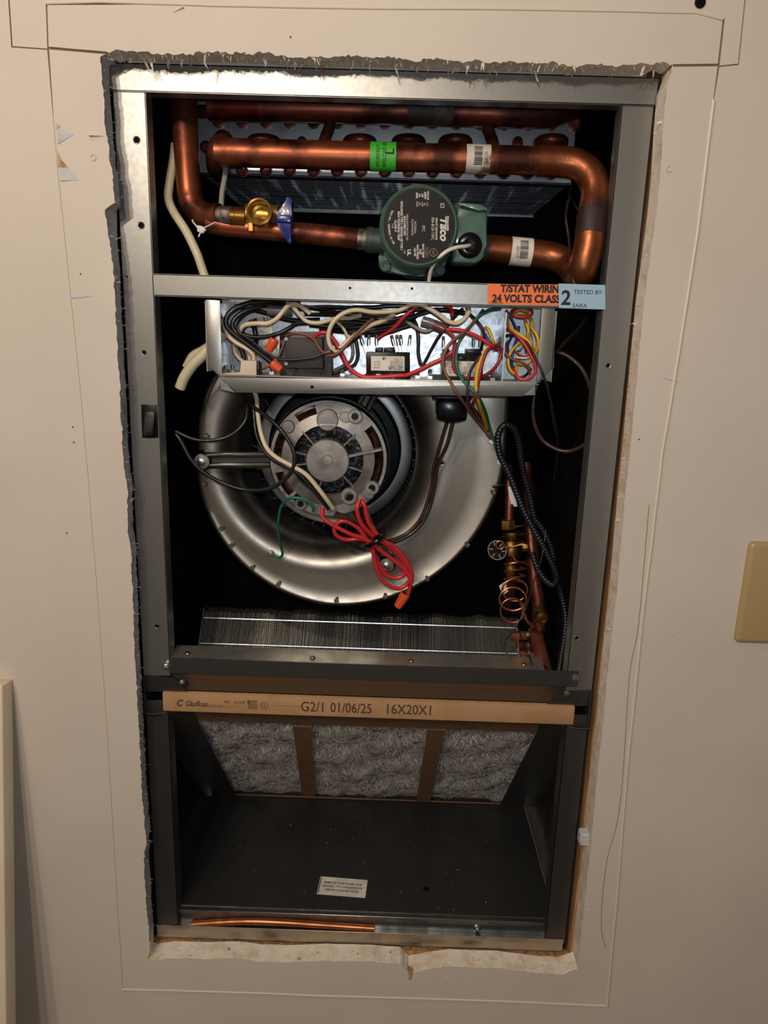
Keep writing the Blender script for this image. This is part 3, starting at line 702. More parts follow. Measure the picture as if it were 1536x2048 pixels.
def boss(px, py, r, hole, y=.0385):
    c = mp(px, py, y); bm = NB()
    lathe(bm, c, -Y, [(r, -.012), (r, 0), (r * .93, .0008), (r * .88, .0008), (r * .86, .0002), (0, .0004)] if not hole else [(r, -.012), (r, 0), (r * .93, .0006), (hole, .0006), (hole, -.004), (0, -.0041)], 28)
    obj('boss', bm, CAST, mot)
    if hole:
        bm = NB(); disc(bm, c + Vector((0, .002, 0)), -Y, hole * .98, .0008, 16); disc(bm, c + Vector((0, .0018, 0)), -Y, hole * .55, .0016, 6); obj('recessed_screw', bm, BLACKM, mot)
for a in ((655, 840, .0130, 0), (744, 976, .0085, .0042), (710, 833, .0085, .0042), (698, 993, .0100, .0056), (601, 1008, .0075, .0038), (576, 853, .0075, 0)): boss(*a)
for px, py in ((690, 835), (737, 988)):
    bm = NB(); lathe(bm, mp(px, py, .040), -Y, [(.007, -.01), (.007, 0), (.0062, .0007), (0, .0009)], 20); obj('boss', bm, CAST, mot)
bm = NB(); lathe(bm, Vector((MC.x, .062, MC.z)), -Y, [(.052, 0), (.056, .006), (.061, .008), (.0655, .006), (.068, 0)], 56); obj('winding', bm, WINDING, mot)
bm = NB(); lathe(bm, Vector((MC.x, .060, MC.z)), -Y, [(.0, .0), (.020, .002), (.030, .004), (.042, .003), (.05, 0)], 48); obj('stator', bm, STATOR, mot)
# mounting arms with rubber grommets and bolts
def arm(pts, gpx, gpy):
    g = A(gpx, gpy, .086)
    P = catmull([Vector(p) for p in pts], 6); b = NB()
    for s in (-1, 1):
        rail = []
        for i, p in enumerate(P):
            d = (P[min(i + 1, len(P) - 1)] - P[max(i - 1, 0)]).normalized(); sd = d.cross(Y).normalized(); rail.append(p + sd * s * .0065)
        tube(b, rail, .0042, 10)
    for p, q in zip(P, P[1:]):
        d = (q - p).normalized(); sd = d.cross(Y).normalized(); obox(b, (p + q) / 2 + Vector((0, .0015, 0)), d, Y, sd, (q - p).length * 1.1, .003, .013)
    ar = obj('mounting_arm', b, mat('arm_steel', '#8e8d8a', .3, 1.0), mot)
    b = NB(); lathe(b, g, -Y, [(.0125, -.014), (.0125, -.002), (.0105, .002), (.006, .003), (0, .003)], 24); obj('grommet', b, RUBBER, ar)
    b = NB(); lathe(b, g + Vector((0, -.0035, 0)), -Y, [(.0095, 0), (.0095, .0012), (.004, .0016)], 24); obj('washer', b, SCROLL, ar)
    b = NB(); lathe(b, g + Vector((0, -.005, 0)), -Y, [(.0047, 0), (.0047, .0045), (.0038, .005), (0, .005)], 6); obj('arm_bolt', b, SCREWM, ar)
arm([A(405, 921, .088), A(440, 920, .086), A(490, 920, .082), A(552, 919, .072)], 405, 922)
arm([A(770, 1120, .088), A(755, 1096, .085), A(735, 1060, .078), A(716, 1018, .07)], 773, 1129)
arm([A(765, 745, .088), A(748, 772, .085), A(730, 805, .078), A(712, 842, .07)], 765, 742)

# ------------------------------------------------------------------ capacitor under the box
cap = thing('capacitor', 'black rubber capped capacitor hanging below the wiring box', 'capacitor', A(903, 800, .055))
bm = NB(); pxprism(bm, [(873, 797), (935, 797), (936, 838), (928, 844), (906, 847), (882, 843), (874, 838)], .040, .075, bev=.005); obj('rubber_boot', bm, RUBBER, cap)
bm = NB(); pxprism(bm, [(866, 792), (944, 793), (944, 800), (866, 799)], .036, .08, bev=.001); obj('clamp_plate', bm, BLACKM, cap)

# ------------------------------------------------------------------ control box
cb = thing('control_box', 'shallow galvanised wiring box hanging under the center rail', 'electrical box', A(760, 790, .04))
y0 = .002; yb = .085
bx0, bx1 = A(412, 690, y0).x, A(1109, 690, y0).x; bz0 = A(760, 792, y0).z; bz1 = A(760, 600, y0).z - .006
bm = NB(); box(bm, (bx0, yb - .001, bz0), (bx1, yb, bz1 + .03)); obj('back_plate', bm, GALVB, cb)
bm = NB(); box(bm, (bx0, y0, bz0 + .021), (bx0 + .0012, yb, bz1)); pxprism(bm, [(412, 599), (440, 601), (444, 752), (441, 755), (412, 727)], y0, y0 + .0012, bev=.0002); obj('left_flange', bm, GALV, cb)
bm = NB(); box(bm, (bx1 - .0012, y0, bz0 + .021), (bx1, yb, bz1)); pxprism(bm, [(1084, 612), (1110, 613), (1108, 736), (1070, 771), (1074, 762)], y0, y0 + .0012, bev=.0002); obj('right_flange', bm, GALV, cb)
bm = NB(); pxprism(bm, [(441, 755), (1085, 763), (1071, 766), (1045, 793), (472, 785)], y0 + .0002, y0 + .0014, bev=.0002)
zs = A(760, 758, y0).z; box(bm, (bx0 + .016, y0, zs - .0012), (bx1 - .014, yb, zs)); obj('bottom_flange', bm, GALV, cb)
for q in ([(441, 757), (470, 785), (441, 778)], [(1070, 768), (1070, 790), (1047, 791)]):
    bm = NB(); pxprism(bm, q, y0 + .002, y0 + .003); obj('corner_tab', bm, GALVD, cb)
bm = NB(); disc(bm, A(624, 774, y0), -Y, .0018, .0003, 12); obj('screw_hole', bm, LINER, cb)
# divider plate running front to back
bm = NB(); P = [A(1012, 625, .012), A(1003, 762, .012), A(1003, 762, .012) + Vector((0, .072, 0)), A(1012, 632, .012) + Vector((0, .072, 0))]
prism(bm, P, (.0012, 0, 0)); obj('divider_plate', bm, GALVB, cb)
bm = NB(); lathe(bm, A(1000, 695, .05), X, [(.012, -.002), (.012, .003), (.007, .003), (.007, -.002), (.012, -.002)], 20); obj('grommet', bm, RUBBER, cb)
bm = NB(); pxprism(bm, [(705, 604), (798, 605), (793, 611), (706, 610)], .05, .056); pxprism(bm, [(704, 612), (797, 613), (790, 619), (706, 617)], .05, .056); obj('top_louvre', bm, GALVB, cb)
for px, py in ((685, 751), (757, 757), (783, 757), (835, 754), (860, 750), (544, 749), (985, 756), (452, 742), (465, 741), (490, 742)):
    c = A(px, py, .03); bm = NB(); box(bm, (c.x - .003, c.y - .002, zs), (c.x + .003, c.y + .004, zs + .004), .0004); lathe(bm, c + Vector((0, 0, .002)), Z, [(.0022, 0), (.0022, .004), (0, .005)], 8); obj('terminal_screw', bm, SCREWM, cb)
bm = NB(); pxprism(bm, [(513, 632), (543, 631), (545, 668), (560, 752), (527, 752)], .07, .0715); nl = obj('number_label', bm, WHITEST, cb)
bm = NB(); text(bm, '310', A(524, 644, .0698), X, Z, .0085, 1, 'LEFT', .0001); obj('lettering', bm, INKB, nl)
# strain block
tb = thing('terminal_block', 'beige plastic terminal block in the left corner of the wiring box', 'terminal block', A(480, 754, .02))
bm = NB(); pxprism(bm, [(445, 746), (481, 746), (481, 721), (513, 722), (513, 755), (445, 754)], .006, .03, bev=.0007); obj('block_body', bm, BEIGE, tb)
bm = NB(); pxprism(bm, [(513, 725), (518, 725), (518, 754), (513, 754)], .008, .028, bev=.0004); obj('side_clip', bm, PLASTB, tb)

# ------------------------------------------------------------------ transformer
tr = thing('transformer', 'dark square transformer in the wiring box beside the wire nuts', 'transformer', A(610, 752, .04))
bm = NB(); pxprism(bm, [(559, 664), (663, 663), (664, 753), (559, 752)], .030, .052, bev=.001); obj('core', bm, XFORM, tr)
bm = NB(); pxprism(bm, [(571, 676), (645, 675), (647, 738), (571, 737)], .014, .030, bev=.002); obj('coil_wrap', bm, XDARK, tr)
bm = NB(); pxprism(bm, [(577, 737), (591, 737), (591, 742), (577, 742)], .018, .03, bev=.0003); obj('lug', bm, XDARK, tr)
bm = NB(); pxprism(bm, [(631, 738), (645, 738), (645, 742), (631, 742)], .018, .03, bev=.0003); obj('lug', bm, XDARK, tr)
for px, py in ((574, 727), (574, 678)):
    bm = NB(); disc(bm, A(px, py, .02), -Y, .002, .007, 10); obj('rivet', bm, SCREWM, tr)

# ------------------------------------------------------------------ relays
def relay(label, bx, lb, top, spades, sock=None):
    t = thing('relay', label, 'relay', A((bx[0] + bx[2]) / 2, bx[3], .05), 'relays in the wiring box')
    bm = NB(); pxprism(bm, [(bx[0], bx[1]), (bx[2], bx[1] + 1), (bx[2], bx[3]), (bx[0], bx[3])], .030, .062, bev=.0007); obj('relay_body', bm, PLASTB, t)
    bm = NB(); box(bm, A(bx[0] - 26 if sock else bx[0] - 4, bx[3], .034), A(bx[2] + 22 if sock else bx[2] + 2, bx[3] - 6, .034) + Vector((0, .02, 0)), .0004); obj('relay_base', bm, PLASTB, t)
    for x0, x1 in top:
        bm = NB(); pxprism(bm, [(x0, bx[1] - 9), (x1, bx[1] - 9), (x1, bx[1] + 1), (x0, bx[1] + 1)], .032, .045, bev=.0003); obj('contact_block', bm, PLASTB, t)
    bm = NB(); pxprism(bm, [(lb[0], lb[1]), (lb[2], lb[1] + 1), (lb[2], lb[3] + 1), (lb[0], lb[3])], .0295, .030); l = obj('paper_label', bm, WHITEST, t, label='printed paper label')
    bm = NB(); yl = .0293; s = PX(.03)
    mid = lb[0] + (lb[2] - lb[0]) * .42
    text(bm, 'ZETTLER', A(lb[2] - 3, lb[3] - 7, yl), -X, -Z, 8.5 * s, .85, 'LEFT', .0001)
    for i, q in enumerate(('AZ2800 2C 24AD', '20A 277VAC 1HP', '30A 240VAC RES', '20 A 28VDC', 'COIL 24VAC')): text(bm, q, A(lb[2] - 3, lb[3] - 10.5 - i * 3.8, yl), -X, -Z, 4.2 * s, .8, 'LEFT')
    for i in range(3): text(bm, '+|-o-|+', A(lb[0] + 12, lb[3] - 8 - i * 5.5, yl), -X, -Z, 5.5 * s, .8, 'CENTER')
    text(bm, 'US', A(mid - 2, lb[1] + 2.5, yl), -X, -Z, 7 * s, .8, 'CENTER', .0002)
    obj('lettering', bm, INKB, l)
    for px, dx in spades:
        bm = NB(); c = A(px, bx[1] + 2, .046); e = A(px + dx, bx[1] - 26, .046)
        obox(bm, (c + e) / 2, X, Y, (e - c), .0011, .004, (e - c).length, .0002); lathe(bm, c.lerp(e, .55), (e - c), [(.0016, 0), (.0019, .003), (.0016, .012)], 8)
        obj('spade_terminal', bm, SCREWM, t)
    return t
relay('black relay in the middle of the wiring box, label hanging free of wires', (733, 704, 820, 757), (742, 712, 809, 741), ((751, 766), (768, 790)), ((731, -8), (737, 1), (754, -1), (793, -8), (800, -5), (806, -4), (816, 4)))
relay('black relay at the divider plate, crossed by green and yellow wires', (884, 707, 966, 759), (891, 722, 956, 752), ((932, 963), (886, 899)), ((887, 0), (947, 0), (959, 1)), True)
bm = NB(); pxprism(bm, [(917, 713), (932, 713), (932, 721), (917, 721)], .0285, .034, bev=.0003)
tag(obj('jumper_cap', bm, PLASTB, origin=A(924, 718, .03)), 'tiny black plug on the relay by the divider plate', 'plug')
# ------------------------------------------------------------------ upper heating coil
YP = .108
pl0, pl1 = A(397, 300, YP).x, A(1148, 300, YP).x
zpb = A(770, 358, YP).z; zpt = zpb + .094
hc = thing('heating_coil', 'silvery finned heating coil with copper return bends in the top compartment', 'coil', Vector(((pl0 + pl1) / 2, .2, zpb)))
holes_u = [A(437 + 47.5 * i, 243 + .45 * i, YP) for i in range(16)]
holes_m = [A(413 + 47.5 * i, 295 + .45 * i, YP) for i in range(16)]
holes_l = [A(437 + 47.5 * i, 341 + .45 * i, YP) for i in range(15)]
bm = NB(); box(bm, (pl0, YP, zpb), (pl1, YP + .0016, zpt), .0003); box(bm, (pl0, YP, zpb), (pl1, YP + .02, zpb + .0014)); box(bm, (pl0, YP - .0006, zpb + .0225), (pl1, YP, zpb + .0232)); obj('tube_sheet', bm, ALU, hc)
# fins stacked front to back
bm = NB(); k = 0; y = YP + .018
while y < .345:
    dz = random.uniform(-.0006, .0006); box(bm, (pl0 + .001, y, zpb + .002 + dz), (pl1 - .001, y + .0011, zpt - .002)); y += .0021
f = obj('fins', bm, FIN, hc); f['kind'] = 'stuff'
bm = NB(); box(bm, (pl0, .346, zpb - .001), (pl1, .348, zpt)); obj('rear_sheet', bm, ALU, hc)
bm = NB(); box(bm, (A(740, 430, .30).x - .23, .338, zpb - .004), (A(740, 430, .30).x + .08, .346, zpb)); obj('rear_channel', bm, GALVD, hc)
for hs in (holes_u, holes_m, holes_l):
    for p in hs:
        bm = NB(); lathe(bm, p, -Y, [(.0074, 0), (.0074, .0005), (.0066, .0005)], 18, 1)
        lathe(bm, p, -Y, [(.0064, 0), (.0064, .005), (.0050, .006), (.0046, .001), (0, .0008)], 16, 1); obj('tube_end', bm, [ALU, COPDARK], hc)
def ubend(xa, za_px, xb):
    a = A(xa, za_px, YP); b = A(xb, za_px + .5, YP); mid = (a + b) / 2; r = (b - a).length / 2; pts = [a]
    for i in range(13):
        t = PI * i / 12; pts.append(mid - (b - a) / 2 * math.cos(t) + Vector((0, -.004 - r * 1.15 * math.sin(t), 0)))
    pts.append(b); bm = NB(); tube(bm, pts, .0063, 12); obj('return_bend', bm, COPDARK, hc)
for c in (530, 720, 817, 910, 1100): ubend(c - 24, 287, c + 24)
for c in (604, 1035): 
    bm = NB(); tube(bm, catmull(pp([(c, 284, YP), (c, 287, .085), (c, 300, .06)]), 6), .0063, 12); obj('feeder_tube', bm, COPDARK, hc)
for a, b in (((662, 247), (648, 300)), ((970, 253), (986, 303))):
    bm = NB(); tube(bm, catmull(pp([(a[0], a[1] - 8, .085), (a[0] - 4 if b[0] < a[0] else a[0] + 8, a[1] + 10, .082), (b[0], b[1] - 16, .075), (b[0], b[1], .06)]), 6), .0066, 12); obj('feeder_tube', bm, COPDARK, hc)
bm = NB(); tube(bm, catmull(pp([(385, 222, .09), (410, 223, .085), (435, 222, .08)]), 5), .0068, 12); obj('feeder_tube', bm, COPDARK, hc)
bm = NB(); tube(bm, catmull(pp([(448, 281, .085), (436, 300, .068), (434, 330, .078), (442, 342, .10)]), 6), .012, 14); obj('cap_saddle', bm, COPDARK, hc)
# distribution headers soldered to the coil
upc = thing('header_pipe', 'dark copper header pipe running along the top of the heating coil', 'pipe', A(760, 222, .078))
yu = .078
bm = NB(); tube(bm, catmull(pp([(432, 213, yu), (440, 213.5, yu), (700, 219, yu), (900, 224, yu), (1060, 228, yu), (1105, 226, yu + .006), (1135, 218, yu + .03), (1160, 206, yu + .07)]), 6), .0143, 24); obj('tube', bm, COPDARK, upc)
bm = NB(); tube(bm, pp([(816, 222, yu), (868, 223, yu)]), .01445, 24); obj('faded_sticker', bm, mat('dark_sticker', '#35241e', .6, col2='#241a17', scale=60), upc)
bm = NB(); tube(bm, pp([(868, 223.2, yu), (906, 224, yu)]), .01445, 24); obj('faded_sticker', bm, mat('stained_sticker', '#5d5042', .65, col2='#3a2820', scale=70, lo=.4, hi=.6), upc)
bm = NB(); tube(bm, pp([(430, 213, yu), (520, 215.2, yu)]), .0148, 24); obj('sleeve', bm, mat('reddish_copper', '#6b2c20', .4, .9, col2='#54231b', scale=20), upc)
# lower header, elbow and drop
yl = .047
lhp = thing('supply_header_pipe', 'thick copper header pipe with green sticker and right hand elbow', 'pipe', A(780, 312, yl))
rH = .01465
bm = NB(); tube(bm, catmull(pp([(433, 304.5, yl), (700, 312, yl), (1085, 322, yl)]), 6), rH, 24); obj('tube', bm, COPPER, lhp)
bm = NB(); tube(bm, catmull(pp([(1075, 321.5, yl), (1118, 323, yl), (1150, 328, yl - .002), (1176, 345, yl - .006), (1190, 372, yl - .012), (1190, 400, yl - .018), (1184, 430, yl - .026), (1180, 470, yl - .032), (1176, 500, yl - .034), (1168, 528, yl - .034), (1164, 540, yl - .030), (1158, 550, yl - .012), (1150, 545, yl + .01), (1135, 528, yl + .03), (1105, 513, yl + .04), (1060, 506, yl + .042), (975, 497, yl + .042)]), 6), .0158, 24); obj('elbow_tube', bm, mat('elbow_copper', '#a25f3d', .38, .85, col2='#70402a', scale=40, lo=.4, hi=.7, rvar=.08, bump=.12, bscale=260), lhp)
bm = NB(); P = catmull(pp([(1189, 412, yl - .021), (1184, 432, yl - .0262), (1181.5, 455, yl - .030), (1180, 472, yl - .0322)]), 5); tube(bm, P, .0162, 24)
obj('dark_tape', bm, mat('dark_tape', '#33221e', .55, col2='#251815', scale=40, bump=.3), lhp)
def band(name, p0, p1, y, r, m, parent, label=None):
    bm = NB(); tube(bm, pp([p0, ((p0[0] + p1[0]) / 2, (p0[1] + p1[1]) / 2), p1], y), r, 32); return obj(name, bm, m, parent, label=label)
def around(c, ang, r, x):    # point on a horizontal pipe, ang 0 = facing out, + up
    return Vector((x, c.y - r * math.cos(ang), c.z + r * math.sin(ang)))
g1, g2 = A(741, 313, yl), A(792, 314.4, yl)
st = band('green_sticker', (741, 313), (792, 314.4), yl, rH + .0002, GREENST, lhp, 'green sticker with sideways lettering')
def wraptext(s, x0, zoff0, c, r, size, stretch, parent, bm, bold=0):
    t = NB(); text(t, s, (0, 0, 0), X, Z, size, stretch, 'LEFT', bold)
    # u runs up around the pipe, v runs to the left along it
    for v in t.verts:
        u, vv = v.co.x, v.co.z; a = (zoff0 + u) / r
        v.co = around(c, a, r, x0 - vv)
    join(bm, t)
bm = NB(); c = A(766, 313.7, yl); r = rH + .0005
wraptext('MOBERLY', A(760, 313, yl).x, -.0135, c, r, .0058, .95, st, bm)
wraptext('WELDED BY:', A(773, 313, yl).x, -.0142, c, r, .0062, .88, st, bm)
wraptext('L', A(788, 313, yl).x, -.001, c, r, .013, 1.0, st, bm, .0003)
obj('lettering', bm, INKB, st)
def barcode(c, x0, x1, r, parent, digits, xd, upr=True):
    bm = NB(); a0 = -.9
    n = 26; rnd = random.Random(5)
    a = -.55
    while a < .75:
        wd = rnd.choice((.02, .035, .06)); 
        v = [bm.verts.new(around(c, q, r, x)) for q, x in ((a, x0), (a, x1), (a + wd, x1), (a + wd, x0))]; bm.faces.new(v); a += wd + rnd.choice((.025, .045))
    wraptext(digits, xd, -.0085, c, r, .0048, .9, parent, bm)
    obj('barcode', bm, INKB, parent)
b1 = band('barcode_sticker', (931, 318), (979, 319.4), yl, rH + .0002, DIRTYST, lhp, 'dirty white barcode sticker')
c = A(955, 319, yl); barcode(c, A(946, 318, yl).x, A(962, 318, yl).x, rH + .0005, b1, '222C25', A(972, 318, yl).x)
yr = yl + .042
b2 = band('barcode_sticker', (1020, 502), (1062, 506), yr, .0162, WHITEST, lhp, 'white barcode sticker')
c = A(1041, 504, yr); barcode(c, A(1036, 504, yr).x, A(1052, 504, yr).x, .0164, b2, '2/11/05', A(1034, 504, yr).x)
# left riser with the elbow to the valve
yv = .055
lrp = thing('riser_pipe', 'vertical copper riser pipe in the top left corner bending to the valve', 'pipe', A(372, 430, yv))
bm = NB(); tube(bm, catmull(pp([(368, 232, yv + .012), (371, 280, yv + .008), (377, 370, yv), (381, 398, yv), (391, 420, yv - .002), (410, 432, yv - .006), (430, 433, yv - .01), (440, 433, yv - .012)]), 6), .0136, 24); obj('tube', bm, COPPER, lrp)
bm = NB(); tube(bm, pp([(367, 192, yv + .014), (369, 240, yv + .0115)]), .0148, 24); obj('coupling', bm, COPDARK, lrp)
bm = NB(); tube(bm, pp([(436, 433, yv - .012), (466, 434, yv - .015)]), .0112, 20); obj('solder_joint', bm, SOLDER, lrp)
pmp_y = .045
bp = thing('return_pipe', 'horizontal copper return pipe between the valve tee and the green pump', 'pipe', A(600, 468, pmp_y))
bm = NB(); tube(bm, catmull(pp([(415, 448, pmp_y), (470, 454, pmp_y), (600, 466, pmp_y), (738, 480, pmp_y)]), 5), .0112, 24); obj('tube', bm, COPPER, bp)
bm = NB(); tube(bm, pp([(716, 478, pmp_y), (732, 479.6, pmp_y)]), .0116, 24); obj('solder_joint', bm, SOLDER, bp)

# ------------------------------------------------------------------ brass drain valve
yb_ = yv - .016
dv = thing('drain_valve', 'brass drain valve with an open port and blue lever handle', 'valve', A(520, 460, yb_))
a = A(463, 434, yb_); b = A(492, 436, yb_); d = (b - a)
bm = NB(); prof = []; n = 11
for i in range(n):
    h = d.length * i / n; prof += [(.0100, h), (.0113, h + d.length * .35 / n), (.0113, h + d.length * .6 / n), (.0100, h + d.length * .95 / n)]
lathe(bm, a, d, [(0, 0)] + prof + [(.010, d.length), (.0, d.length)], 24); obj('threaded_end', bm, BRASS, dv)
c = A(521, 427, yb_ - .012); ax = (Vector((.02, -1, .07))).normalized()
bm = NB(); lathe(bm, c, ax, [(0, -.026), (.011, -.026), (.0125, -.01), (.0125, .004), (.0138, .005), (.0138, .0095), (.0118, .0102), (.0112, .0085), (.0100, -.004), (.0072, -.005), (.0066, -.012), (.0030, -.013), (0, -.014)], 36); obj('port', bm, BRASS, dv)
bm = NB(); lathe(bm, c + ax * -.0125 + Vector((.002, 0, -.002)), ax, [(.0034, -.0005), (.0030, .0008), (0, .001)], 14); obj('seat', bm, BLACKM, dv)
bm = NB(); q = A(521, 431, yb_ + .006); tube(bm, [q - d.normalized() * .016, q + d.normalized() * .020], .0118, 16); obox(bm, A(503, 455, yb_ - .005), X, Y, Z, .006, .010, .010, .0008); obj('valve_body', bm, BRASS, dv)
bm = NB(); tube(bm, pp([(540, 436, yb_ - .004), (562, 438, yb_ - .006)]), .0042, 6); lathe(bm, A(544, 436, yb_ - .004), d, [(0, 0), (.006, 0), (.006, .005), (0, .005)], 6); obj('stem', bm, BRASS, dv)
bm = NB()
P = [(572, 393), (583, 394), (586, 404), (580, 424), (579, 436), (581, 458), (584, 482), (581, 489), (575, 487), (566, 470), (558, 456), (550, 446), (550, 431), (557, 426), (562, 415)]
pxprism(bm, P, yb_ - .016, yb_ - .004, bev=.002); obj('handle', bm, BLUE, dv)
bm = NB(); pxprism(bm, [(552, 428), (582, 430), (583, 446), (552, 444)], yb_ - .019, yb_ - .014, bev=.0015); obj('handle_hub', bm, BLUE, dv)

# ------------------------------------------------------------------ circulator pump
pu = thing('circulator_pump', 'green cast iron circulator pump with black round nameplate', 'pump', A(838, 530, .05))
s = PX(0, .9); C0 = A(838, 452, -.004)
AX = Vector((.0, -1, .05)).normalized()
U2 = Vector((1, 0, .03)).normalized(); V2 = AX.cross(U2).normalized() * -1
if V2.z < 0: V2 = -V2
bm = NB(); lathe(bm, C0, AX, [(0, -.060), (.043, -.060), (.0425, -.046), (.0405, -.044), (.0412, -.036), (.0398, -.034), (.0404, -.024), (.0390, -.022), (.0412, -.016), (.0420, -.008), (.0412, -.001), (.0392, .0016), (.0378, .0004), (0, .0004)], 64); obj('motor_can', bm, GREEN, pu)
fcn = C0 + AX * .0006
bm = NB(); lathe(bm, fcn, AX, [(.0376, -.0002), (.0376, .0002), (0, .0002)], 64); npq = obj('nameplate', bm, PLATE, pu)
# nameplate lettering reads downwards
TU, TV = -V2, U2
bmw = NB(); bmb = NB()
def nt(sx, sy, q, size, stretch=1, bold=0, al='CENTER', b=None, shear=0):
    text(b or bmw, q, fcn + AX * .0004 + U2 * sx + V2 * sy, TU, TV, size, stretch, al, bold, shear=shear)
k = .0376 / 340.0                    # zoom pixels of the nameplate to metres
def zt_(zx, zy): return (zx - 690) * k, -(zy - 465) * k
def nz(zx, zy, q, size, **kw):
    sx, sy = zt_(zx, zy); nt(sx, sy, q, size, **kw)
nz(893, 490, 'Taco', .0118, stretch=1.0, bold=.0004, shear=.25)
rect(bmw, fcn + AX * .0004 + U2 * zt_(962, 445)[0] + V2 * zt_(962, 445)[1], TU, TV, .0145, .0016); rect(bmw, fcn + AX * .0004 + U2 * zt_(943, 445)[0] + V2 * zt_(943, 445)[1], TU, TV, .0140, .0012)
nz(846, 492, 'CIRCUIT CIRCULATOR', .0030, stretch=.72, bold=.00008); nz(808, 492, '006-BC8-1?IFC'.replace('?', '7'), .0042, stretch=.85)
nz(720, 490, 'IFC', .0044); nz(645, 480, 'INTEGRAL', .0030, stretch=.9); nz(618, 480, 'FLOWCHECK', .0030, stretch=.9)
nz(570, 478, 'IMPEDANCE PROTECTED', .0027, stretch=.85); nz(545, 465, 'ENCLOSED DRY', .0030, stretch=.9, bold=.0001); nz(515, 465, 'ENCLOSURE TYPE 2 / INDOOR USE TYPE 2', .0034, stretch=.75, bold=.0001); nz(488, 465, 'MAX WORKING TEMP', .0032, stretch=.9, bold=.0001); nz(458, 465, 'CLASS F', .0033, bold=.0001); nz(432, 465, '7-05', .0026)
for i, q in enumerate(('VOLTS', 'AMPS', 'HP', 'Hz', 'RPM')): nz(762 - i * 26, 195, q, .0029, bold=.0001)
for i, q in enumerate(('115', '.52', '1/40', '60', '3250')): nz(758 - i * 24, 270, q, .0027)
for i, q in enumerate(('MAX TEMP', '230F', 'MAX PRESS', '125 PSI')): nz(722 - i * 26, 700 - (i == 0) * 10, q, .0029, bold=.0001)
nz(582, 705, 'UL', .0052, bold=.0002); nz(545, 700, 'US', .0030)
sx, sy = zt_(908, 285); q = fcn + AX * .0004 + U2 * sx + V2 * sy
for w_, h_ in ((.0042, .0005),):
    for e in (-1, 1): rect(bmw, q + TV * e * .0018, TU, TV, .0042, .0005); rect(bmw, q + TU * e * .0019, TU, TV, .0005, .004)
nt(sx - .001, sy, 'L1', .0026)
s_ = 'TACO INC., CRANSTON, RI USA'
for i, ch in enumerate(s_):
    a = R_(152 + (i / len(s_)) * 64); rr = .0325; t = NB()
    pos = fcn + AX * .0004 + (U2 * math.cos(a) + V2 * math.sin(a)) * rr; tu = (-U2 * math.sin(a) + V2 * math.cos(a)); tv = -(U2 * math.cos(a) + V2 * math.sin(a))
    text(bmw, ch, pos, tu, tv * 1, .0030, 1, 'CENTER', .00005)
obj('lettering', bmw, INKW, npq)
sx, sy = zt_(830, 705); q = fcn + AX * .0004 + U2 * sx + V2 * sy
lathe(bmb, q, AX, [(.0042, 0), (.0037, 0)], 20); nt(sx - .001, sy, 'NSF', .0030, b=bmb)
sx, sy = zt_(765, 705); q = fcn + AX * .0004 + U2 * sx + V2 * sy
for e in (-1, 1): rect(bmb, q + TV * e * .0016, TU, TV, .0092, .0003); rect(bmb, q + TU * e * .0046, TU, TV, .0003, .0034)
nt(sx - .0008, sy, 'LISTED', .0022, b=bmb)
obj('bronze_lettering', bmb, INKBR, npq)
# base flange with corner ears, volute behind
bm = NB(); pxprism(bm, [(757, 515), (764, 470), (790, 430), (880, 430), (900, 470), (893, 520), (889, 545), (878, 553), (840, 552), (800, 548), (764, 543), (757, 534)], .048, .062, bev=.003); obj('volute_flange', bm, GREEN, pu)
for px, py in ((771, 533), (880, 541), (772, 425), (893, 430)):
    bm = NB(); lathe(bm, A(px, py, .047), -Y, [(.0062, -.004), (.0062, .002), (.0052, .003), (.0036, .003), (.0034, .001), (0, .001)], 18); obj('flange_bolt', bm, GREENDARK, pu)
bm = NB(); lathe(bm, A(836, 480, .06), Y, [(.0, 0), (.036, 0), (.042, .008), (.042, .025), (.030, .034), (0, .036)], 40); obj('volute', bm, GREENDARK, pu)
bm = NB(); tube(bm, pp([(732, 480, pmp_y), (775, 483, pmp_y)]), .0135, 24); tube(bm, pp([(736, 480, pmp_y), (746, 481, pmp_y)]), .0142, 24); obj('inlet_sleeve', bm, GREENDARK, pu)
bm = NB(); tube(bm, pp([(900, 492, yr), (985, 498, yr)]), .0150, 24); obj('outlet_sleeve', bm, GREENDARK, pu)
# terminal housing
bm = NB(); pxprism(bm, [(915, 407), (963, 411), (973, 416), (976, 426), (973, 490), (969, 512), (962, 522), (948, 527), (905, 525), (904, 500), (912, 440)], .008, .050, bev=.0035); obj('junction_box', bm, GREEN, pu)
bm = NB(); pxprism(bm, [(917, 404), (962, 408), (975, 415), (977, 420), (972, 424), (958, 417), (918, 414)], .003, .012, bev=.002); obj('cover_lip', bm, GREEN, pu)
bm = NB(); lathe(bm, A(939, 491, .008), -Y, [(.0132, -.002), (.0132, .0015), (.011, .003), (.007, .0034), (.0055, .0012), (0, .0008)], 32); obj('grommet', bm, RUBBER, pu)
# ------------------------------------------------------------------ wires and cables
def wire(label, m, r, pts, y=.02, name='wire', cat='wire', n=6, seg=8, group=None):
    P = catmull(pp(pts, y), n); bm = NB(); tube(bm, P, r, seg)
    return tag(obj(name, bm, WIRE[m], origin=P[len(P) // 2], smooth=60), label, cat, group)
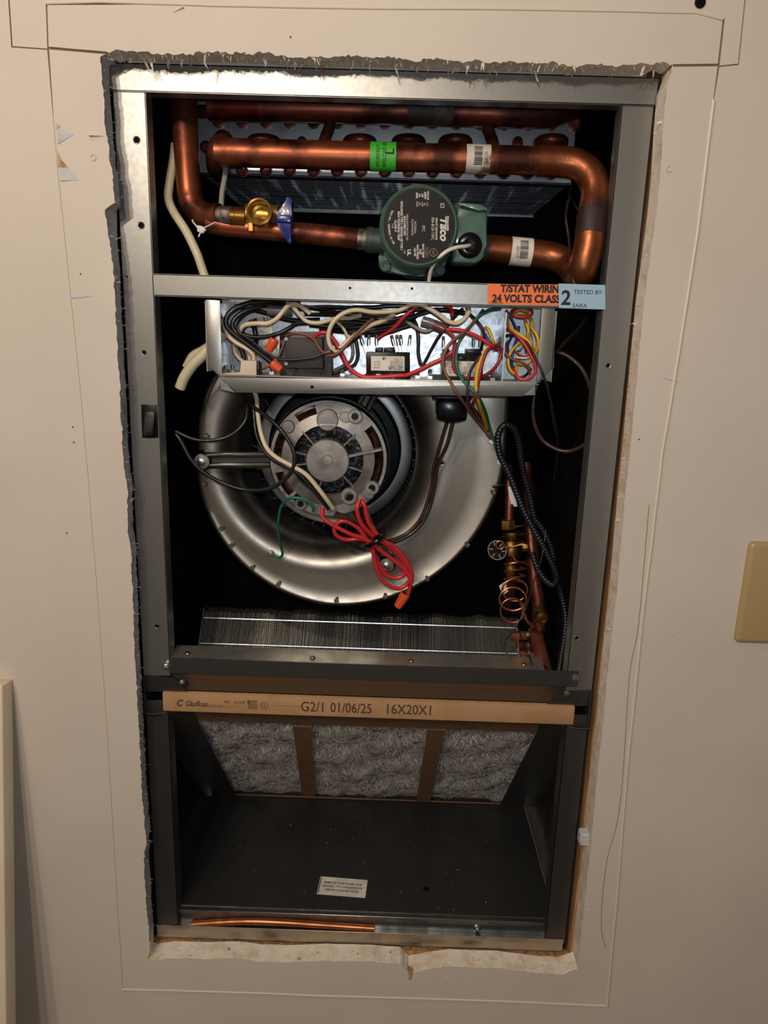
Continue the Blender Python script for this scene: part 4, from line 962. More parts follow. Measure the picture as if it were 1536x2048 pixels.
# left corner of the wiring box
wire('thick black wire looping from the box top down to the lower wire nut', 'black', .0029, [(600, 607, .05), (560, 604, .04), (535, 604, .03), (500, 606, .022), (472, 616, .018), (456, 630, .016), (452, 647, .015), (463, 664, .015), (486, 682, .016), (515, 703, .017), (532, 716, .018), (545, 726, .019)])
wire('black wire running close inside the thick black loop', 'black', .0026, [(610, 617, .055), (560, 612, .045), (520, 612, .032), (485, 625, .026), (468, 640, .024), (466, 655, .023), (478, 671, .022), (503, 690, .022), (528, 710, .022), (546, 722, .021)])
wire('thin black wire sweeping across the dark transformer face', 'black', .0014, [(522, 619, .04), (500, 624, .03), (482, 637, .02), (474, 652, .012), (480, 666, .009), (500, 679, .009), (529, 703, .009), (550, 715, .009), (572, 720, .009), (620, 716, .009), (643, 709, .009), (662, 702, .01), (690, 694, .014), (720, 672, .03)])
wire('black wire curving right above the upper orange wire nut', 'black', .0026, [(512, 640, .04), (492, 652, .03), (484, 664, .026), (500, 673, .024), (529, 674, .022), (557, 667, .020), (579, 656, .022), (593, 647, .026), (620, 645, .03), (660, 647, .035), (700, 645, .04), (760, 650, .045)])
wire('cream wire dropping along the left wall into the terminal block', 'cream', .0026, [(446, 640, .03), (449, 655, .026), (456, 671, .022), (472, 685, .02), (493, 697, .019), (506, 709, .02), (508, 722, .022), (508, 730, .022)])
wire('short cream wire bending into the left of the terminal block', 'cream', .0021, [(467, 688, .04), (470, 705, .036), (478, 716, .03), (487, 724, .025)])
wire('short straight cream wire behind the terminal block top', 'cream', .0022, [(490, 697, .036), (498, 710, .034), (500, 726, .03)])
wire('black wire between the cream wires above the terminal block', 'black', .0026, [(478, 690, .036), (486, 706, .034), (490, 726, .03)])
wire('thick cream wire with cut end arching over the number label', 'cream', .0027, [(480, 662, .02), (484, 655, .018), (494, 649, .015), (515, 647, .012), (536, 647, .011), (555, 636, .010), (569, 619, .012), (579, 610, .016), (593, 609, .02), (608, 617, .024), (620, 627, .026)])
wire('cream wire hanging in a shallow curve left of the big cream loop', 'cream', .0024, [(575, 606, .03), (585, 613, .022), (600, 630, .018), (614, 643, .016), (636, 646, .016), (657, 641, .017), (672, 637, .02), (700, 636, .026), (722, 631, .032)])
wire('large cream wire making an open loop right of the transformer', 'cream', .0026, [(935, 611, .022), (938, 623, .014), (929, 637, .011), (915, 646, .010), (897, 643, .010), (879, 630, .010), (857, 616, .010), (840, 609, .010), (821, 610, .010), (800, 620, .011), (772, 624, .012), (743, 624, .012), (715, 620, .012), (693, 624, .012), (674, 636, .011), (662, 652, .011), (657, 669, .011), (658, 684, .011), (664, 697, .011), (674, 702, .012), (686, 691, .014), (703, 676, .016), (723, 662, .02), (743, 650, .024), (765, 642, .026), (790, 629, .03)])
wire('cream wire hanging behind the loop beside the transformer', 'cream', .0017, [(672, 642, .03), (686, 656, .028), (693, 668, .026), (699, 682, .026)])
wire('brown wire running diagonally along the cream loop end', 'copper', .0019, [(747, 636, .024), (729, 652, .018), (709, 672, .014), (693, 690, .011), (680, 703, .009), (669, 710, .010), (657, 711, .012)])
wire('reddish brown wire crossing the transformer top right corner', 'copper', .0018, [(572, 672, .02), (586, 667, .012), (600, 667, .010), (614, 670, .009), (629, 680, .009), (637, 693, .009), (647, 705, .009), (661, 703, .0095)])
wire('copper coloured wires going down left of the transformer', 'copper', .0012, [(570, 676, .03), (566, 692, .028), (558, 710, .026), (553, 716, .025)])
wire('long red wire sagging from the transformer under both relays', 'red', .0023, [(629, 674, .02), (640, 666, .016), (653, 666, .015), (663, 674, .015), (674, 689, .016), (686, 712, .017), (697, 733, .017), (712, 747, .016), (729, 754, .014), (757, 754, .012), (800, 751, .012), (814, 750, .013), (843, 738, .015), (864, 727, .016), (886, 717, .015), (909, 699, .014), (911, 686, .016)])
wire('grey wire looping back to the right side of the transformer', 'grey', .0020, [(702, 678, .05), (706, 700, .05), (703, 719, .05), (692, 729, .05), (669, 741, .048)])
wire('black wire looping back to the right side of the transformer', 'darkgrey', .0022, [(710, 672, .055), (716, 705, .055), (713, 723, .055), (703, 733, .053), (666, 747, .05)])
wire('red wire from the middle relay rising along the center rail', 'red', .0021, [(756, 678, .046), (766, 670, .040), (780, 662, .03), (792, 652, .024), (808, 634, .018), (829, 616, .016), (847, 607, .016), (869, 605, .017), (889, 608, .018), (902, 617, .020), (906, 633, .024)])
DARK_LABELS = ('black wire running right along the top edge of the wire bundle', 'dark grey wire crossing behind the large cream loop', 'black wire tucked highest under the center rail', 'black wire over the top of the middle relay terminals', 'lowest thick black wire of the bundle beside the transformer', 'thin brown wire along the middle of the bundle', 'dark grey wire rising right behind the cream loop end', 'dark purple wire above the middle relay', 'black wire arching above the grey and red splice', 'thin dark wire slanting up left of the V shaped wire', 'thick black wire behind the number label', 'black wire running down beside the number label')
for i, (p, m, r) in enumerate((
    ([(600, 612, .06), (660, 622, .05), (720, 640, .045), (780, 640, .045), (830, 626, .045)], 'black', .0024),
    ([(610, 628, .06), (680, 630, .052), (740, 634, .048), (800, 622, .045), (850, 618, .045)], 'darkgrey', .0022),
    ([(560, 622, .06), (640, 614, .055), (720, 616, .05), (790, 612, .05), (860, 612, .05)], 'black', .0026),
    ([(620, 650, .055), (690, 655, .048), (750, 650, .046), (800, 640, .044), (826, 634, .044)], 'black', .0026),
    ([(640, 657, .058), (700, 664, .050), (760, 662, .05), (810, 648, .048), (828, 645, .047)], 'black', .0028),
    ([(640, 624, .05), (690, 624, .04), (730, 629, .036), (770, 632, .034), (800, 624, .034)], 'brown', .0015),
    ([(700, 668, .05), (740, 660, .045), (790, 650, .04), (830, 632, .036), (860, 620, .036)], 'darkgrey', .0022),
    ([(730, 670, .055), (770, 666, .05), (805, 655, .048), (830, 648, .048)], 'purple', .0026),
    ([(820, 640, .05), (850, 622, .05), (890, 620, .05), (930, 626, .045)], 'black', .0026),
    ([(780, 646, .04), (815, 638, .036), (850, 626, .034), (880, 618, .034)], 'darkgrey', .0015),
    ([(470, 612, .06), (520, 622, .06), (580, 640, .06), (640, 640, .06)], 'black', .0030),
    ([(500, 640, .065), (510, 660, .065), (512, 690, .06), (505, 722, .05)], 'black', .0030))):
    wire(DARK_LABELS[i], m, r, p, group='dark wires bundled under the center rail')
wire('black wire hanging in a V between the two relays', 'black', .0019, [(824, 633, .04), (833, 650, .034), (837, 676, .03), (837, 706, .03), (841, 726, .03), (845, 730, .03), (850, 724, .03), (864, 697, .026), (880, 670, .02), (897, 649, .018), (912, 630, .022), (925, 618, .03)])
wire('beige wire sagging into the grey splice connector', 'grey', .0021, [(812, 643, .03), (829, 653, .026), (843, 661, .024), (856, 662, .023), (866, 657, .022)])
wire('upper red wire from the splice reaching right to the divider', 'red', .0021, [(884, 658, .020), (900, 659, .016), (915, 660, .014), (933, 664, .013), (958, 675, .013), (985, 693, .014), (993, 700, .03)])
wire('red wire from the splice looping below the right relay and leaving the box', 'darkred', .0020, [(886, 659, .02), (898, 664, .015), (907, 674, .013), (910, 690, .012), (907, 712, .012), (907, 733, .012), (915, 747, .012), (931, 756, .012), (950, 757, .013), (972, 750, .016), (992, 733, .02), (1002, 710, .022), (1000, 695, .02), (989, 691, .014), (976, 700, .010), (968, 715, .008), (960, 747, .004), (955, 772, .000), (951, 795, -.001), (946, 813, .02), (958, 830, .05), (978, 862, .074)])
wire('light brown wire crossing the right relay and leaving the box bottom', 'copper', .0018, [(966, 620, .03), (950, 642, .018), (929, 663, .010), (903, 684, .007), (892, 700, .006), (886, 719, .005), (889, 742, .003), (900, 762, .000), (915, 788, -.002), (935, 815, .02), (960, 848, .06), (982, 878, .074)])
wire('green wire crossing the right relay and leaving the box bottom', 'green', .0019, [(1002, 616, .03), (979, 620, .024), (957, 633, .02), (936, 659, .017), (919, 683, .015), (913, 704, .014), (913, 727, .012), (920, 752, .006), (935, 771, .000), (955, 792, -.001), (970, 822, .03), (978, 850, .06), (988, 882, .074), (998, 915, .08)])
wire('dark purple wire going down over the relay label', 'purple', .0018, [(961, 712, .012), (952, 724, .010), (942, 740, .006), (937, 757, .002), (936, 772, -.001), (936, 800, .004), (948, 830, .04), (966, 855, .07)])
wire('yellow wire leaving the bottom of the box beside the red wire', 'yellow', .0021, [(979, 694, .014), (967, 709, .011), (957, 733, .006), (953, 755, .001), (952, 775, -.002), (956, 800, .004), (966, 830, .035), (975, 858, .07)])
wire('short yellow wire bending into the divider grommet', 'yellow', .0019, [(970, 655, .03), (976, 658, .024), (982, 670, .022), (986, 682, .022), (990, 694, .03)])
wire('short blue wire beside the yellow one at the divider', 'blue', .0018, [(970, 668, .03), (976, 680, .026), (984, 690, .026), (991, 697, .03)])
wire('brown wire arching down to the right relay terminal', 'brown', .0018, [(938, 627, .035), (952, 640, .03), (964, 656, .028), (968, 672, .030), (964, 690, .036), (961, 700, .044)])
wire('cream wire dropping behind the right relay', 'cream', .0014, [(966, 660, .045), (963, 680, .046), (965, 700, .05)])
# low voltage compartment right of the divider
wire('yellow wire crossing the right compartment from upper left', 'yellow', .0017, [(1017, 630, .04), (1015, 640, .034), (1020, 654, .026), (1030, 663, .02), (1040, 670, .016), (1054, 680, .014), (1062, 690, .014), (1066, 700, .02)])
wire('yellow wire hugging the right wall of the box', 'yellow', .0018, [(1058, 630, .04), (1064, 644, .032), (1064, 656, .024), (1072, 667, .018), (1077, 682, .016), (1076, 696, .018), (1070, 710, .024)])
wire('yellow twisted wire hanging in the middle of the right compartment', 'yellow', .0018, [(1050, 634, .04), (1053, 648, .032), (1057, 660, .028), (1056, 672, .03), (1058, 684, .034)])
wire('red wire making the biggest loop in the right compartment', 'red', .0018, [(1014, 657, .03), (1025, 663, .024), (1039, 676, .018), (1052, 692, .014), (1061, 709, .012), (1069, 723, .011), (1072, 738, .011), (1066, 751, .012), (1054, 758, .014), (1041, 758, .016), (1031, 748, .02), (1027, 735, .03)])
wire('blue wire running straight down the right compartment', 'blue', .0019, [(1037, 654, .05), (1035, 673, .034), (1030, 689, .026), (1026, 705, .024), (1023, 722, .024), (1027, 738, .03)])
wire('yellow wire in a tall narrow loop around the blue wire', 'yellow', .0017, [(1042, 684, .03), (1031, 693, .024), (1022, 704, .02), (1017, 718, .019), (1018, 734, .019), (1026, 746, .02), (1032, 744, .024), (1034, 730, .03)])
wire('brown wire curving low across the right compartment', 'copper', .0015, [(1017, 682, .03), (1010, 692, .022), (1010, 702, .018), (1018, 714, .016), (1033, 721, .015), (1049, 728, .015), (1058, 736, .017), (1060, 748, .022)])
wire('black wire leaving the box over its right flange', 'black', .0014, [(1012, 671, .03), (1030, 670, .024), (1048, 679, .016), (1058, 692, .010), (1069, 713, .003), (1080, 734, -.002), (1087, 752, -.003), (1096, 782, .002), (1106, 822, .02), (1115, 880, .05), (1113, 920, .07), (1108, 955, .09)])
wire('thin red wire inside the loops of the right compartment', 'red', .0009, [(1031, 702, .03), (1040, 709, .028), (1050, 712, .026), (1062, 708, .026)])
wire('thin white wire end inside the right compartment', 'white', .0012, [(1031, 714, .03), (1042, 716, .028), (1052, 716, .027), (1064, 713, .03)])
wire('thin green wire end inside the right compartment', 'green', .0009, [(1034, 703, .034), (1042, 699, .032), (1048, 692, .032), (1053, 706, .034)])
wire('cream wire beside the yellow wire at the right wall', 'cream', .0014, [(1063, 664, .04), (1068, 678, .034), (1069, 692, .034), (1066, 708, .036)])
wire('short yellow wire ending low in the right compartment', 'yellow', .0014, [(1066, 716, .03), (1056, 726, .026), (1044, 729, .026), (1034, 726, .03)])
wire('red wire coiled in a flat ring under the center rail end', 'red', .0015, [(1022, 626, .05), (1034, 616, .04), (1052, 615, .032), (1064, 621, .026), (1062, 630, .022), (1048, 634, .02), (1032, 632, .02), (1022, 624, .024), (1030, 617, .03)])
wire('yellow wire coiled with the red ring under the center rail end', 'yellow', .0013, [(1026, 628, .05), (1040, 621, .044), (1056, 625, .04), (1048, 630, .034), (1034, 630, .03)])
wire('dark blue wire bundle at the back of the right compartment', 'blue', .0016, [(1012, 620, .06), (1024, 640, .06), (1030, 660, .06), (1016, 690, .06), (1018, 720, .06)])
wire('black wire curled in the bottom of the right compartment', 'black', .0016, [(1062, 738, .05), (1052, 750, .045), (1040, 755, .045), (1030, 750, .05)])
# wire nuts
def wirenut(label, a, b, r=.0052):
    a, b = Vector(a), Vector(b); d = b - a; n = d.length
    t = thing('wire_nut', label, 'wire nut', a, 'orange wire nuts')
    bm = NB(); u, v, dd = frame(d); seg = 24; rings = []
    for h, k in ((0, .94), (.12, 1.05), (.3, 1.0), (.75, .86), (.95, .78), (1, .6)):
        rings.append([bm.verts.new(a + d * h + (u * math.cos(2 * PI * i / seg) + v * math.sin(2 * PI * i / seg)) * r * k * (1 + (.07 if i % 2 and h > .2 else 0))) for i in range(seg)])
    for p, q in zip(rings, rings[1:]):
        for i in range(seg): bm.faces.new((p[i], p[(i + 1) % seg], q[(i + 1) % seg], q[i]))
    bm.faces.new(rings[-1]); obj('shell', bm, NUT, t, smooth=25)
    bm = NB(); lathe(bm, a + d * .1, d, [(r * .9, 0), (0, 0)], 16); obj('opening', bm, PLASTB, t)
    return t
wirenut('upper orange wire nut, pointing down left of the transformer', A(550, 678, .018), A(537, 702, .020))
wirenut('lower orange wire nut at the foot of the thick black loop', A(544, 726, .016), A(563, 740, .015))
wire('bare copper wire end between the lower wire nut and terminal block', 'copper', .0009, [(542, 730, .018), (530, 735, .018), (516, 744, .02)])
bm = NB(); tube(bm, pp([(536, 620, .03), (560, 622, .03), (585, 622, .03)]), .0058, 14)
tag(obj('splice_connector', bm, GREYCON, origin=A(560, 622, .03)), 'translucent grey crimp splice beside the number label', 'connector')
sp = thing('splice_connector', 'grey and red crimp splice left of the right relay', 'connector', A(866, 650, .02))
bm = NB(); tube(bm, pp([(845, 642, .022), (856, 645, .021), (868, 649, .020)]), .0056, 14); obj('grey_sleeve', bm, GREYCON, sp)
bm = NB(); tube(bm, pp([(868, 649, .020), (880, 654, .019), (889, 658, .019)]), .0056, 14); obj('red_sleeve', bm, mat('clear_red_plastic', '#6b3a40', .3, coat=.3), sp)
# cables outside the box
wire('flat cream cable coming down the left side behind the center rail', 'romex', .0048, [(350, 290, .07), (346, 325, .06), (339, 368, .05), (337, 398, .045), (348, 425, .04), (372, 462, .03), (393, 505, .025), (402, 530, .025), (412, 560, .026)], name='cable', cat='cable', seg=12)
wire('thick cream sheathed cable leaving the left side of the wiring box', 'romex', .0062, [(446, 668, .035), (425, 690, .03), (404, 712, .028), (384, 732, .028), (368, 756, .03), (360, 776, .032)], name='cable', cat='cable', seg=12)
wire('cream cable end tucked behind the thick sheathed cable', 'romex', .0048, [(430, 684, .05), (405, 700, .05), (385, 712, .05), (372, 735, .05)], name='cable', cat='cable', seg=12)
wire('white supply wire curving from pump grommet to center rail', 'white', .0021, [(939, 491, .008), (930, 493, .001), (913, 495, -.004), (893, 503, -.006), (874, 520, -.004), (862, 540, .004), (857, 568, .014)])
wire('black supply wire curving from pump grommet to center rail', 'black', .0021, [(936, 486, .008), (924, 488, .003), (905, 493, .0), (886, 502, -.001), (868, 517, .0), (856, 538, .006), (851, 568, .016)])
wire('thin brown sensor wire hanging beside the copper elbow', 'brown', .0016, [(1142, 375, .10), (1133, 420, .08), (1132, 440, .07), (1138, 480, .06), (1140, 530, .03), (1145, 555, .012), (1151, 572, .008)])
wire('thin dark sensor wire slanting behind the copper elbow', 'darkgrey', .0010, [(1140, 390, .11), (1150, 410, .10), (1165, 435, .09)])
wire('brown thermostat cable hanging in a big loop at the right side', 'brown', .0026, [(1085, 706, .06), (1112, 704, .04), (1138, 714, .034), (1165, 740, .03), (1182, 780, .03), (1190, 825, .03), (1186, 860, .034), (1170, 888, .04), (1140, 902, .05), (1112, 898, .055), (1085, 880, .06), (1070, 850, .06), (1066, 815, .06), (1074, 770, .065), (1095, 725, .08), (1125, 690, .09), (1160, 655, .10), (1174, 635, .11)], name='cable', cat='cable', n=8)
wire('thin grey wire dangling in front of the corrugated tube', 'darkgrey', .0009, [(1092, 1062, .07), (1085, 1108, .06), (1074, 1145, .06), (1063, 1178, .06), (1052, 1215, .06), (1026, 1262, .05), (1012, 1280, .04), (1012, 1300, .03), (1024, 1325, .02), (1038, 1345, .012)])
wire('thin black wire lying over the right end of the sill', 'black', .0009, [(1034, 1250, .07), (1044, 1278, .05), (1054, 1302, .03), (1062, 1325, .015), (1066, 1345, .006)])
wire('thin grey wire hanging free under the thermostat loop', 'darkgrey', .0008, [(1093, 740, .04), (1100, 800, .05), (1108, 850, .06), (1116, 890, .07), (1114, 930, .08), (1107, 962, .09)])
wire('black wire clinging to the lower right side panel', 'black', .0014, [(1110, 1530, .16), (1099, 1560, .18), (1092, 1600, .2), (1090, 1620, .2), (1078, 1660, .2)])
bm = NB(); tube(bm, pp([(452, 318, .07), (450, 352, .065), (444, 385, .06), (442, 418, .058)]), .0030, 8)
tag(obj('cable_strap', bm, NYLGREY, origin=A(446, 370, .06)), 'long grey nylon strap hanging left below the coil', 'cable tie')
ct = thing('cable_tie', 'white nylon cable tie under the left copper elbow', 'cable tie', A(402, 456, .03))
bm = NB(); pxprism(bm, [(394, 450), (404, 452), (412, 459), (405, 467), (394, 463)], .028, .033, bev=.0006); obj('head', bm, NYLON, ct)
bm = NB(); tube(bm, pp([(396, 456, .03), (386, 444, .036), (384, 436, .05)]), .0010, 6); tube(bm, pp([(407, 456, .03), (420, 450, .028), (431, 444, .028)]), .0007, 6); tube(bm, pp([(402, 463, .03), (397, 474, .028)]), .0009, 6); obj('tail', bm, NYLON, ct)
# motor leads
wire('black motor cable forming a wide loop left of the motor', 'black', .0024, [(488, 770, .06), (493, 800, .05), (493, 834, .04), (478, 858, .036), (452, 875, .034), (419, 881, .032), (386, 878, .03), (352, 863, .032)], name='cable', cat='cable')
wire('black motor cable swinging low across the left mounting arm', 'black', .0024, [(352, 868, .034), (364, 886, .032), (380, 916, .03), (404, 942, .03), (441, 964, .03), (486, 979, .028), (530, 979, .022), (563, 964, .018), (586, 936, .016), (587, 901, .016), (562, 860, .02), (530, 830, .03), (503, 810, .04), (493, 785, .05)], name='cable', cat='cable', n=8)
wire('cream motor lead running down to the motor foot', 'cream', .0028, [(505, 772, .05), (513, 796, .045), (515, 822, .04), (521, 862, .034), (533, 895, .028), (553, 915, .022), (582, 931, .018), (612, 949, .018), (638, 979, .02), (654, 1000, .024), (666, 1017, .032)], name='cable', cat='cable')
wire('black motor lead running beside the cream one', 'black', .0022, [(500, 790, .055), (507, 820, .05), (512, 866, .042), (526, 898, .034), (548, 921, .028), (575, 934, .022), (600, 950, .022), (625, 978, .024), (646, 1003, .028), (657, 1018, .034)], name='cable', cat='cable')
wire('green ground wire curling from motor to the housing screw', 'green', .0018, [(627, 1023, .034), (624, 1010, .030), (606, 998, .028), (579, 997, .03), (562, 1014, .04), (556, 1048, .055), (558, 1075, .07), (563, 1096, .085), (565, 1109, .093), (558, 1115, .096), (544, 1109, .097)])
wire('brown lead running from capacitor down along the housing, outer strand', 'brown', .0024, [(906, 845, .05), (894, 890, .06), (876, 930, .075), (868, 980, .085), (856, 1025, .088), (834, 1058, .088), (800, 1080, .084), (770, 1086, .078), (748, 1083, .066), (720, 1058, .052), (700, 1038, .044), (668, 1030, .04)])
wire('brown lead running from capacitor down along the housing, inner strand', 'brown', .0024, [(894, 845, .05), (880, 892, .062), (867, 940, .078), (864, 972, .085), (845, 1030, .088), (820, 1062, .088), (790, 1078, .084), (762, 1084, .077), (740, 1080, .066), (712, 1052, .052), (694, 1034, .046), (672, 1026, .04)])
RED_LABELS = ('red motor lead folded into a double loop by the black tie', 'red motor lead running straight down to the free wire nut', 'rightmost red motor lead of the tied bundle', 'short red motor lead at the left bottom of the tied bundle')
for i, p in enumerate(([(720, 998, .04), (714, 1018, .036), (722, 1046, .04), (746, 1072, .05), (772, 1088, .056), (798, 1110, .062), (812, 1133, .066), (808, 1150, .068), (790, 1156, .068), (772, 1149, .066), (757, 1127, .062), (741, 1094, .056), (722, 1062, .05), (701, 1046, .046), (683, 1042, .044), (670, 1052, .044), (671, 1068, .046), (690, 1079, .05), (720, 1078, .052), (748, 1086, .054)],
          [(645, 1015, .042), (645, 1034, .04), (664, 1049, .04), (701, 1068, .044), (734, 1080, .050), (768, 1106, .058), (801, 1131, .064), (819, 1153, .068), (820, 1176, .072), (812, 1198, .076)],
          [(722, 1000, .042), (730, 1014, .04), (738, 1046, .044), (764, 1079, .05), (790, 1095, .056), (815, 1127, .06), (824, 1153, .066), (816, 1187, .074)],
          [(744, 1090, .052), (753, 1135, .058), (768, 1164, .062), (794, 1177, .066), (814, 1168, .068), (822, 1148, .066), (814, 1120, .062)])):
    wire(RED_LABELS[i], 'red', .0027, p, group='red motor leads tied in a bundle')
wirenut('orange wire nut hanging free below the red motor leads', A(812, 1186, .076), A(795, 1214, .080), .0062)
bm = NB()
P = [A(752 + 9 * math.cos(a) + 14 * math.cos(a) * .5 + 12 * math.sin(a), 1084 - 13 * math.cos(a) * .6 + 10 * math.sin(a) * .6, .054 - .014 * math.sin(a + .6)) for a in [2 * PI * i / 14 for i in range(15)]]
P = [A(732, 1096, .055), A(740, 1091, .044), A(752, 1083, .042), A(763, 1075, .046), A(768, 1072, .056)]
tube(bm, catmull(P, 5), .0030, 8); tube(bm, pp([(748, 1076, .046), (760, 1070, .044), (764, 1080, .044)]), .0022, 6)
tag(obj('cable_tie', bm, RUBBER, origin=A(750, 1084, .05)), 'black cable tie holding the red motor leads together', 'cable tie')
for lab, px, py in (('upper white clip on the colored wire harness', 983, 883), ('lower white clip on the colored wire harness', 1000, 925)):
    bm = NB(); p = A(px, py, .078); obox(bm, p, (1, 0, -.5), Y, (.5, 0, 1), .0075, .006, .006, .0012, 2); tag(obj('harness_clip', bm, NYLON, origin=p), lab, 'clip')
bm = NB(); pxprism(bm, [(985, 972), (1009, 967), (1010, 972), (986, 977)], .085, .09, bev=.0006)
tag(obj('cable_tie', bm, PLASTB, origin=A(990, 975, .09)), 'black cable tie tail sticking out over the blower rim', 'cable tie')
bm = NB(); pxprism(bm, [(1016, 974), (1021, 973), (1032, 1000), (1035, 1013), (1028, 1014), (1026, 1008), (1022, 1009), (1018, 992)], .080, .0815, bev=.0003)
tag(obj('tie_flag', bm, NYLON, origin=A(1026, 1000, .08)), 'white plastic marker flag beside the corrugated tube', 'tag')

# ------------------------------------------------------------------ corrugated conduit
cdm = thing('corrugated_conduit', 'black corrugated tube looped down the right side', 'conduit', A(1060, 1100, .08))
def corr(pts, r, name='tube'):
    P = catmull(pp(pts), 10); tot = [0.0]
    for a, b in zip(P, P[1:]): tot.append(tot[-1] + (b - a).length)
    Q = []; step = .00105; d = 0; i = 0
    while d < tot[-1]:
        while tot[i + 1] < d: i += 1
        Q.append(P[i].lerp(P[i + 1], (d - tot[i]) / max(tot[i + 1] - tot[i], 1e-9))); d += step
    bm = NB(); tube(bm, Q, r, 12, rf=lambda i, n: r * (1.0, 1.0, .86, .86)[i % 4]); return obj(name, bm, CONDUIT, cdm, smooth=70)
corr([(1110, 1150, .10), (1104, 1100, .10), (1086, 1060, .10), (1069, 1035, .10), (1060, 994, .098), (1050, 955, .094), (1043, 921, .088), (1038, 885, .082), (1031, 862, .076), (1018, 851, .072), (1005, 853, .07), (996, 874, .07), (1000, 910, .07), (1017, 945, .07), (1031, 980, .07), (1046, 1018, .068), (1064, 1053, .066), (1084, 1088, .064), (1105, 1129, .064), (1114, 1155, .066), (1106, 1170, .07), (1089, 1158, .074), (1074, 1134, .078), (1064, 1105, .082)], .0043)
corr([(1116, 1165, .10), (1124, 1195, .10), (1131, 1232, .096), (1129, 1272, .09), (1122, 1316, .08), (1116, 1352, .07)], .0043)

# ------------------------------------------------------------------ expansion valve, capillary, gauge
yt = .12
tx = thing('expansion_valve', 'brass expansion valve on the copper line right of the blower', 'valve', A(1020, 1100, yt))
bm = NB(); tube(bm, catmull(pp([(1014, 930, yt + .02), (1019, 985, yt + .01), (1018, 1050, yt)]), 6), .0062, 14); obj('inlet_tube', bm, COPDARK, tx)
bm = NB(); a, b = A(1016, 1040, yt - .006), A(1016, 1062, yt - .006); lathe(bm, a, b - a, [(0, 0), (.0092, 0), (.0098, .001), (.0098, .011), (.0088, .012), (0, .012)], 6); obj('flare_nut', bm, BRASS, tx)
bm = NB(); a, b = A(1024, 1062, yt), A(1022, 1150, yt); q = b - a; n = q.length
lathe(bm, a, q, [(0, 0), (.012, 0), (.013, n * .1), (.010, n * .2), (.0155, n * .32), (.0155, n * .5), (.010, n * .6), (.009, n * .75), (.0115, n * .8), (.0115, n * .96), (.008, n), (0, n)], 20); obj('valve_body', bm, mat('dull_brass', '#8a6d38', .4, 1.0, col2='#5f4a26', scale=50), tx)
bm = NB(); a = A(1034, 1092, yt); lathe(bm, a, (.9, -.4, 0), [(0, 0), (.006, 0), (.006, .012), (.004, .016), (0, .016)], 6); obj('side_port', bm, BRASS, tx)
bm = NB(); tube(bm, catmull(pp([(1022, 1148, yt), (1022, 1185, yt + .02), (1016, 1215, yt + .06), (1008, 1235, yt + .12)]), 6), .0075, 14); obj('outlet_tube', bm, COPDARK, tx)
def helix(name, c0, c1, n, rx, ry, r, par, lead=()):
    P = list(lead)
    for i in range(n * 12 + 1):
        t = i / (n * 12); a = 2 * PI * n * t; c = A(c0[0] + (c1[0] - c0[0]) * t, c0[1] + (c1[1] - c0[1]) * t, c0[2])
        P.append(c + Vector((math.cos(a) * rx, -.6 * math.sin(a) * rx, math.sin(a) * ry)))
    bm = NB(); tube(bm, catmull(P, 2), r, 8); return obj(name, bm, COPBRIGHT, par)
cap1 = thing('capillary_coil', 'thin copper capillary tube coiled around the brass valve', 'tube', A(1025, 1150, yt - .01))
helix('upper_coil', (1026, 1050, yt), (1026, 1100, yt), 3, .0155, .003, .0011, cap1)
helix('lower_coil', (1030, 1122, yt - .004), (1030, 1165, yt - .004), 3, .0145, .003, .0012, cap1)
def ringtube(cx, cy, rx, ry, y, start=0, turns=1.0, tail=()):
    P = [A(cx + rx * math.cos(start + 2 * PI * turns * i / 24), cy + ry * math.sin(start + 2 * PI * turns * i / 24), y + .006 * i / 24) for i in range(25)] + pp(tail)
    bm = NB(); tube(bm, catmull(P, 2), .0014, 8); obj('loose_turn', bm, COPBRIGHT, cap1)
ringtube(1025, 1221, 24, 24, .085, -.3, 1.05, [(1040, 1205, .09), (1046, 1215, .088), (1054, 1240, .085), (1070, 1252, .085), (1088, 1250, .088)])
ringtube(1026, 1198, 27, 23, .09, .4, 1.0, [(1044, 1216, .09), (1048, 1235, .088), (1066, 1254, .086)])
ringtube(1030, 1180, 25, 22, .095, .8, .95)
for a in (((1006, 1094, .10), (1022, 1094, .10), (1045, 1088, .10)), ((1026, 1112, .105), (1034, 1122, .105), (1056, 1128, .11))):
    bm = NB(); tube(bm, catmull(pp(a), 5), .0012, 8); obj('loose_turn', bm, COPBRIGHT, cap1)
bm = NB(); P = [A(1000 + 8 * math.cos(a), 1090 + 8 * math.sin(a), .099) for a in [2 * PI * i / 20 for i in range(21)]]; tube(bm, P, .0012, 8); obj('loose_turn', bm, COPBRIGHT, cap1)
gd = thing('valve_tag', 'small round black and white tag hanging on the brass valve', 'tag', A(995, 1123, .11))
ga = (Vector((-.45, -.85, .1))).normalized()
bm = NB(); lathe(bm, A(995, 1100, .108), ga, [(0, 0), (.0135, 0), (.0135, .001), (0, .001)], 28); obj('disc', bm, PLATE, gd)
bm = NB(); c = A(995, 1100, .108) + ga * .0013; u, v, dd = frame(ga); lathe(bm, c, ga, [(.0132, 0), (.0120, 0)], 28)
for i in range(6):
    a = i * PI / 3; rect(bm, c + (u * math.cos(a) + v * math.sin(a)) * .0085, u * math.cos(a) + v * math.sin(a), v * math.cos(a) - u * math.sin(a), .0055, .0016)
obj('print', bm, mat('grey_print', '#85827e', .6), gd)
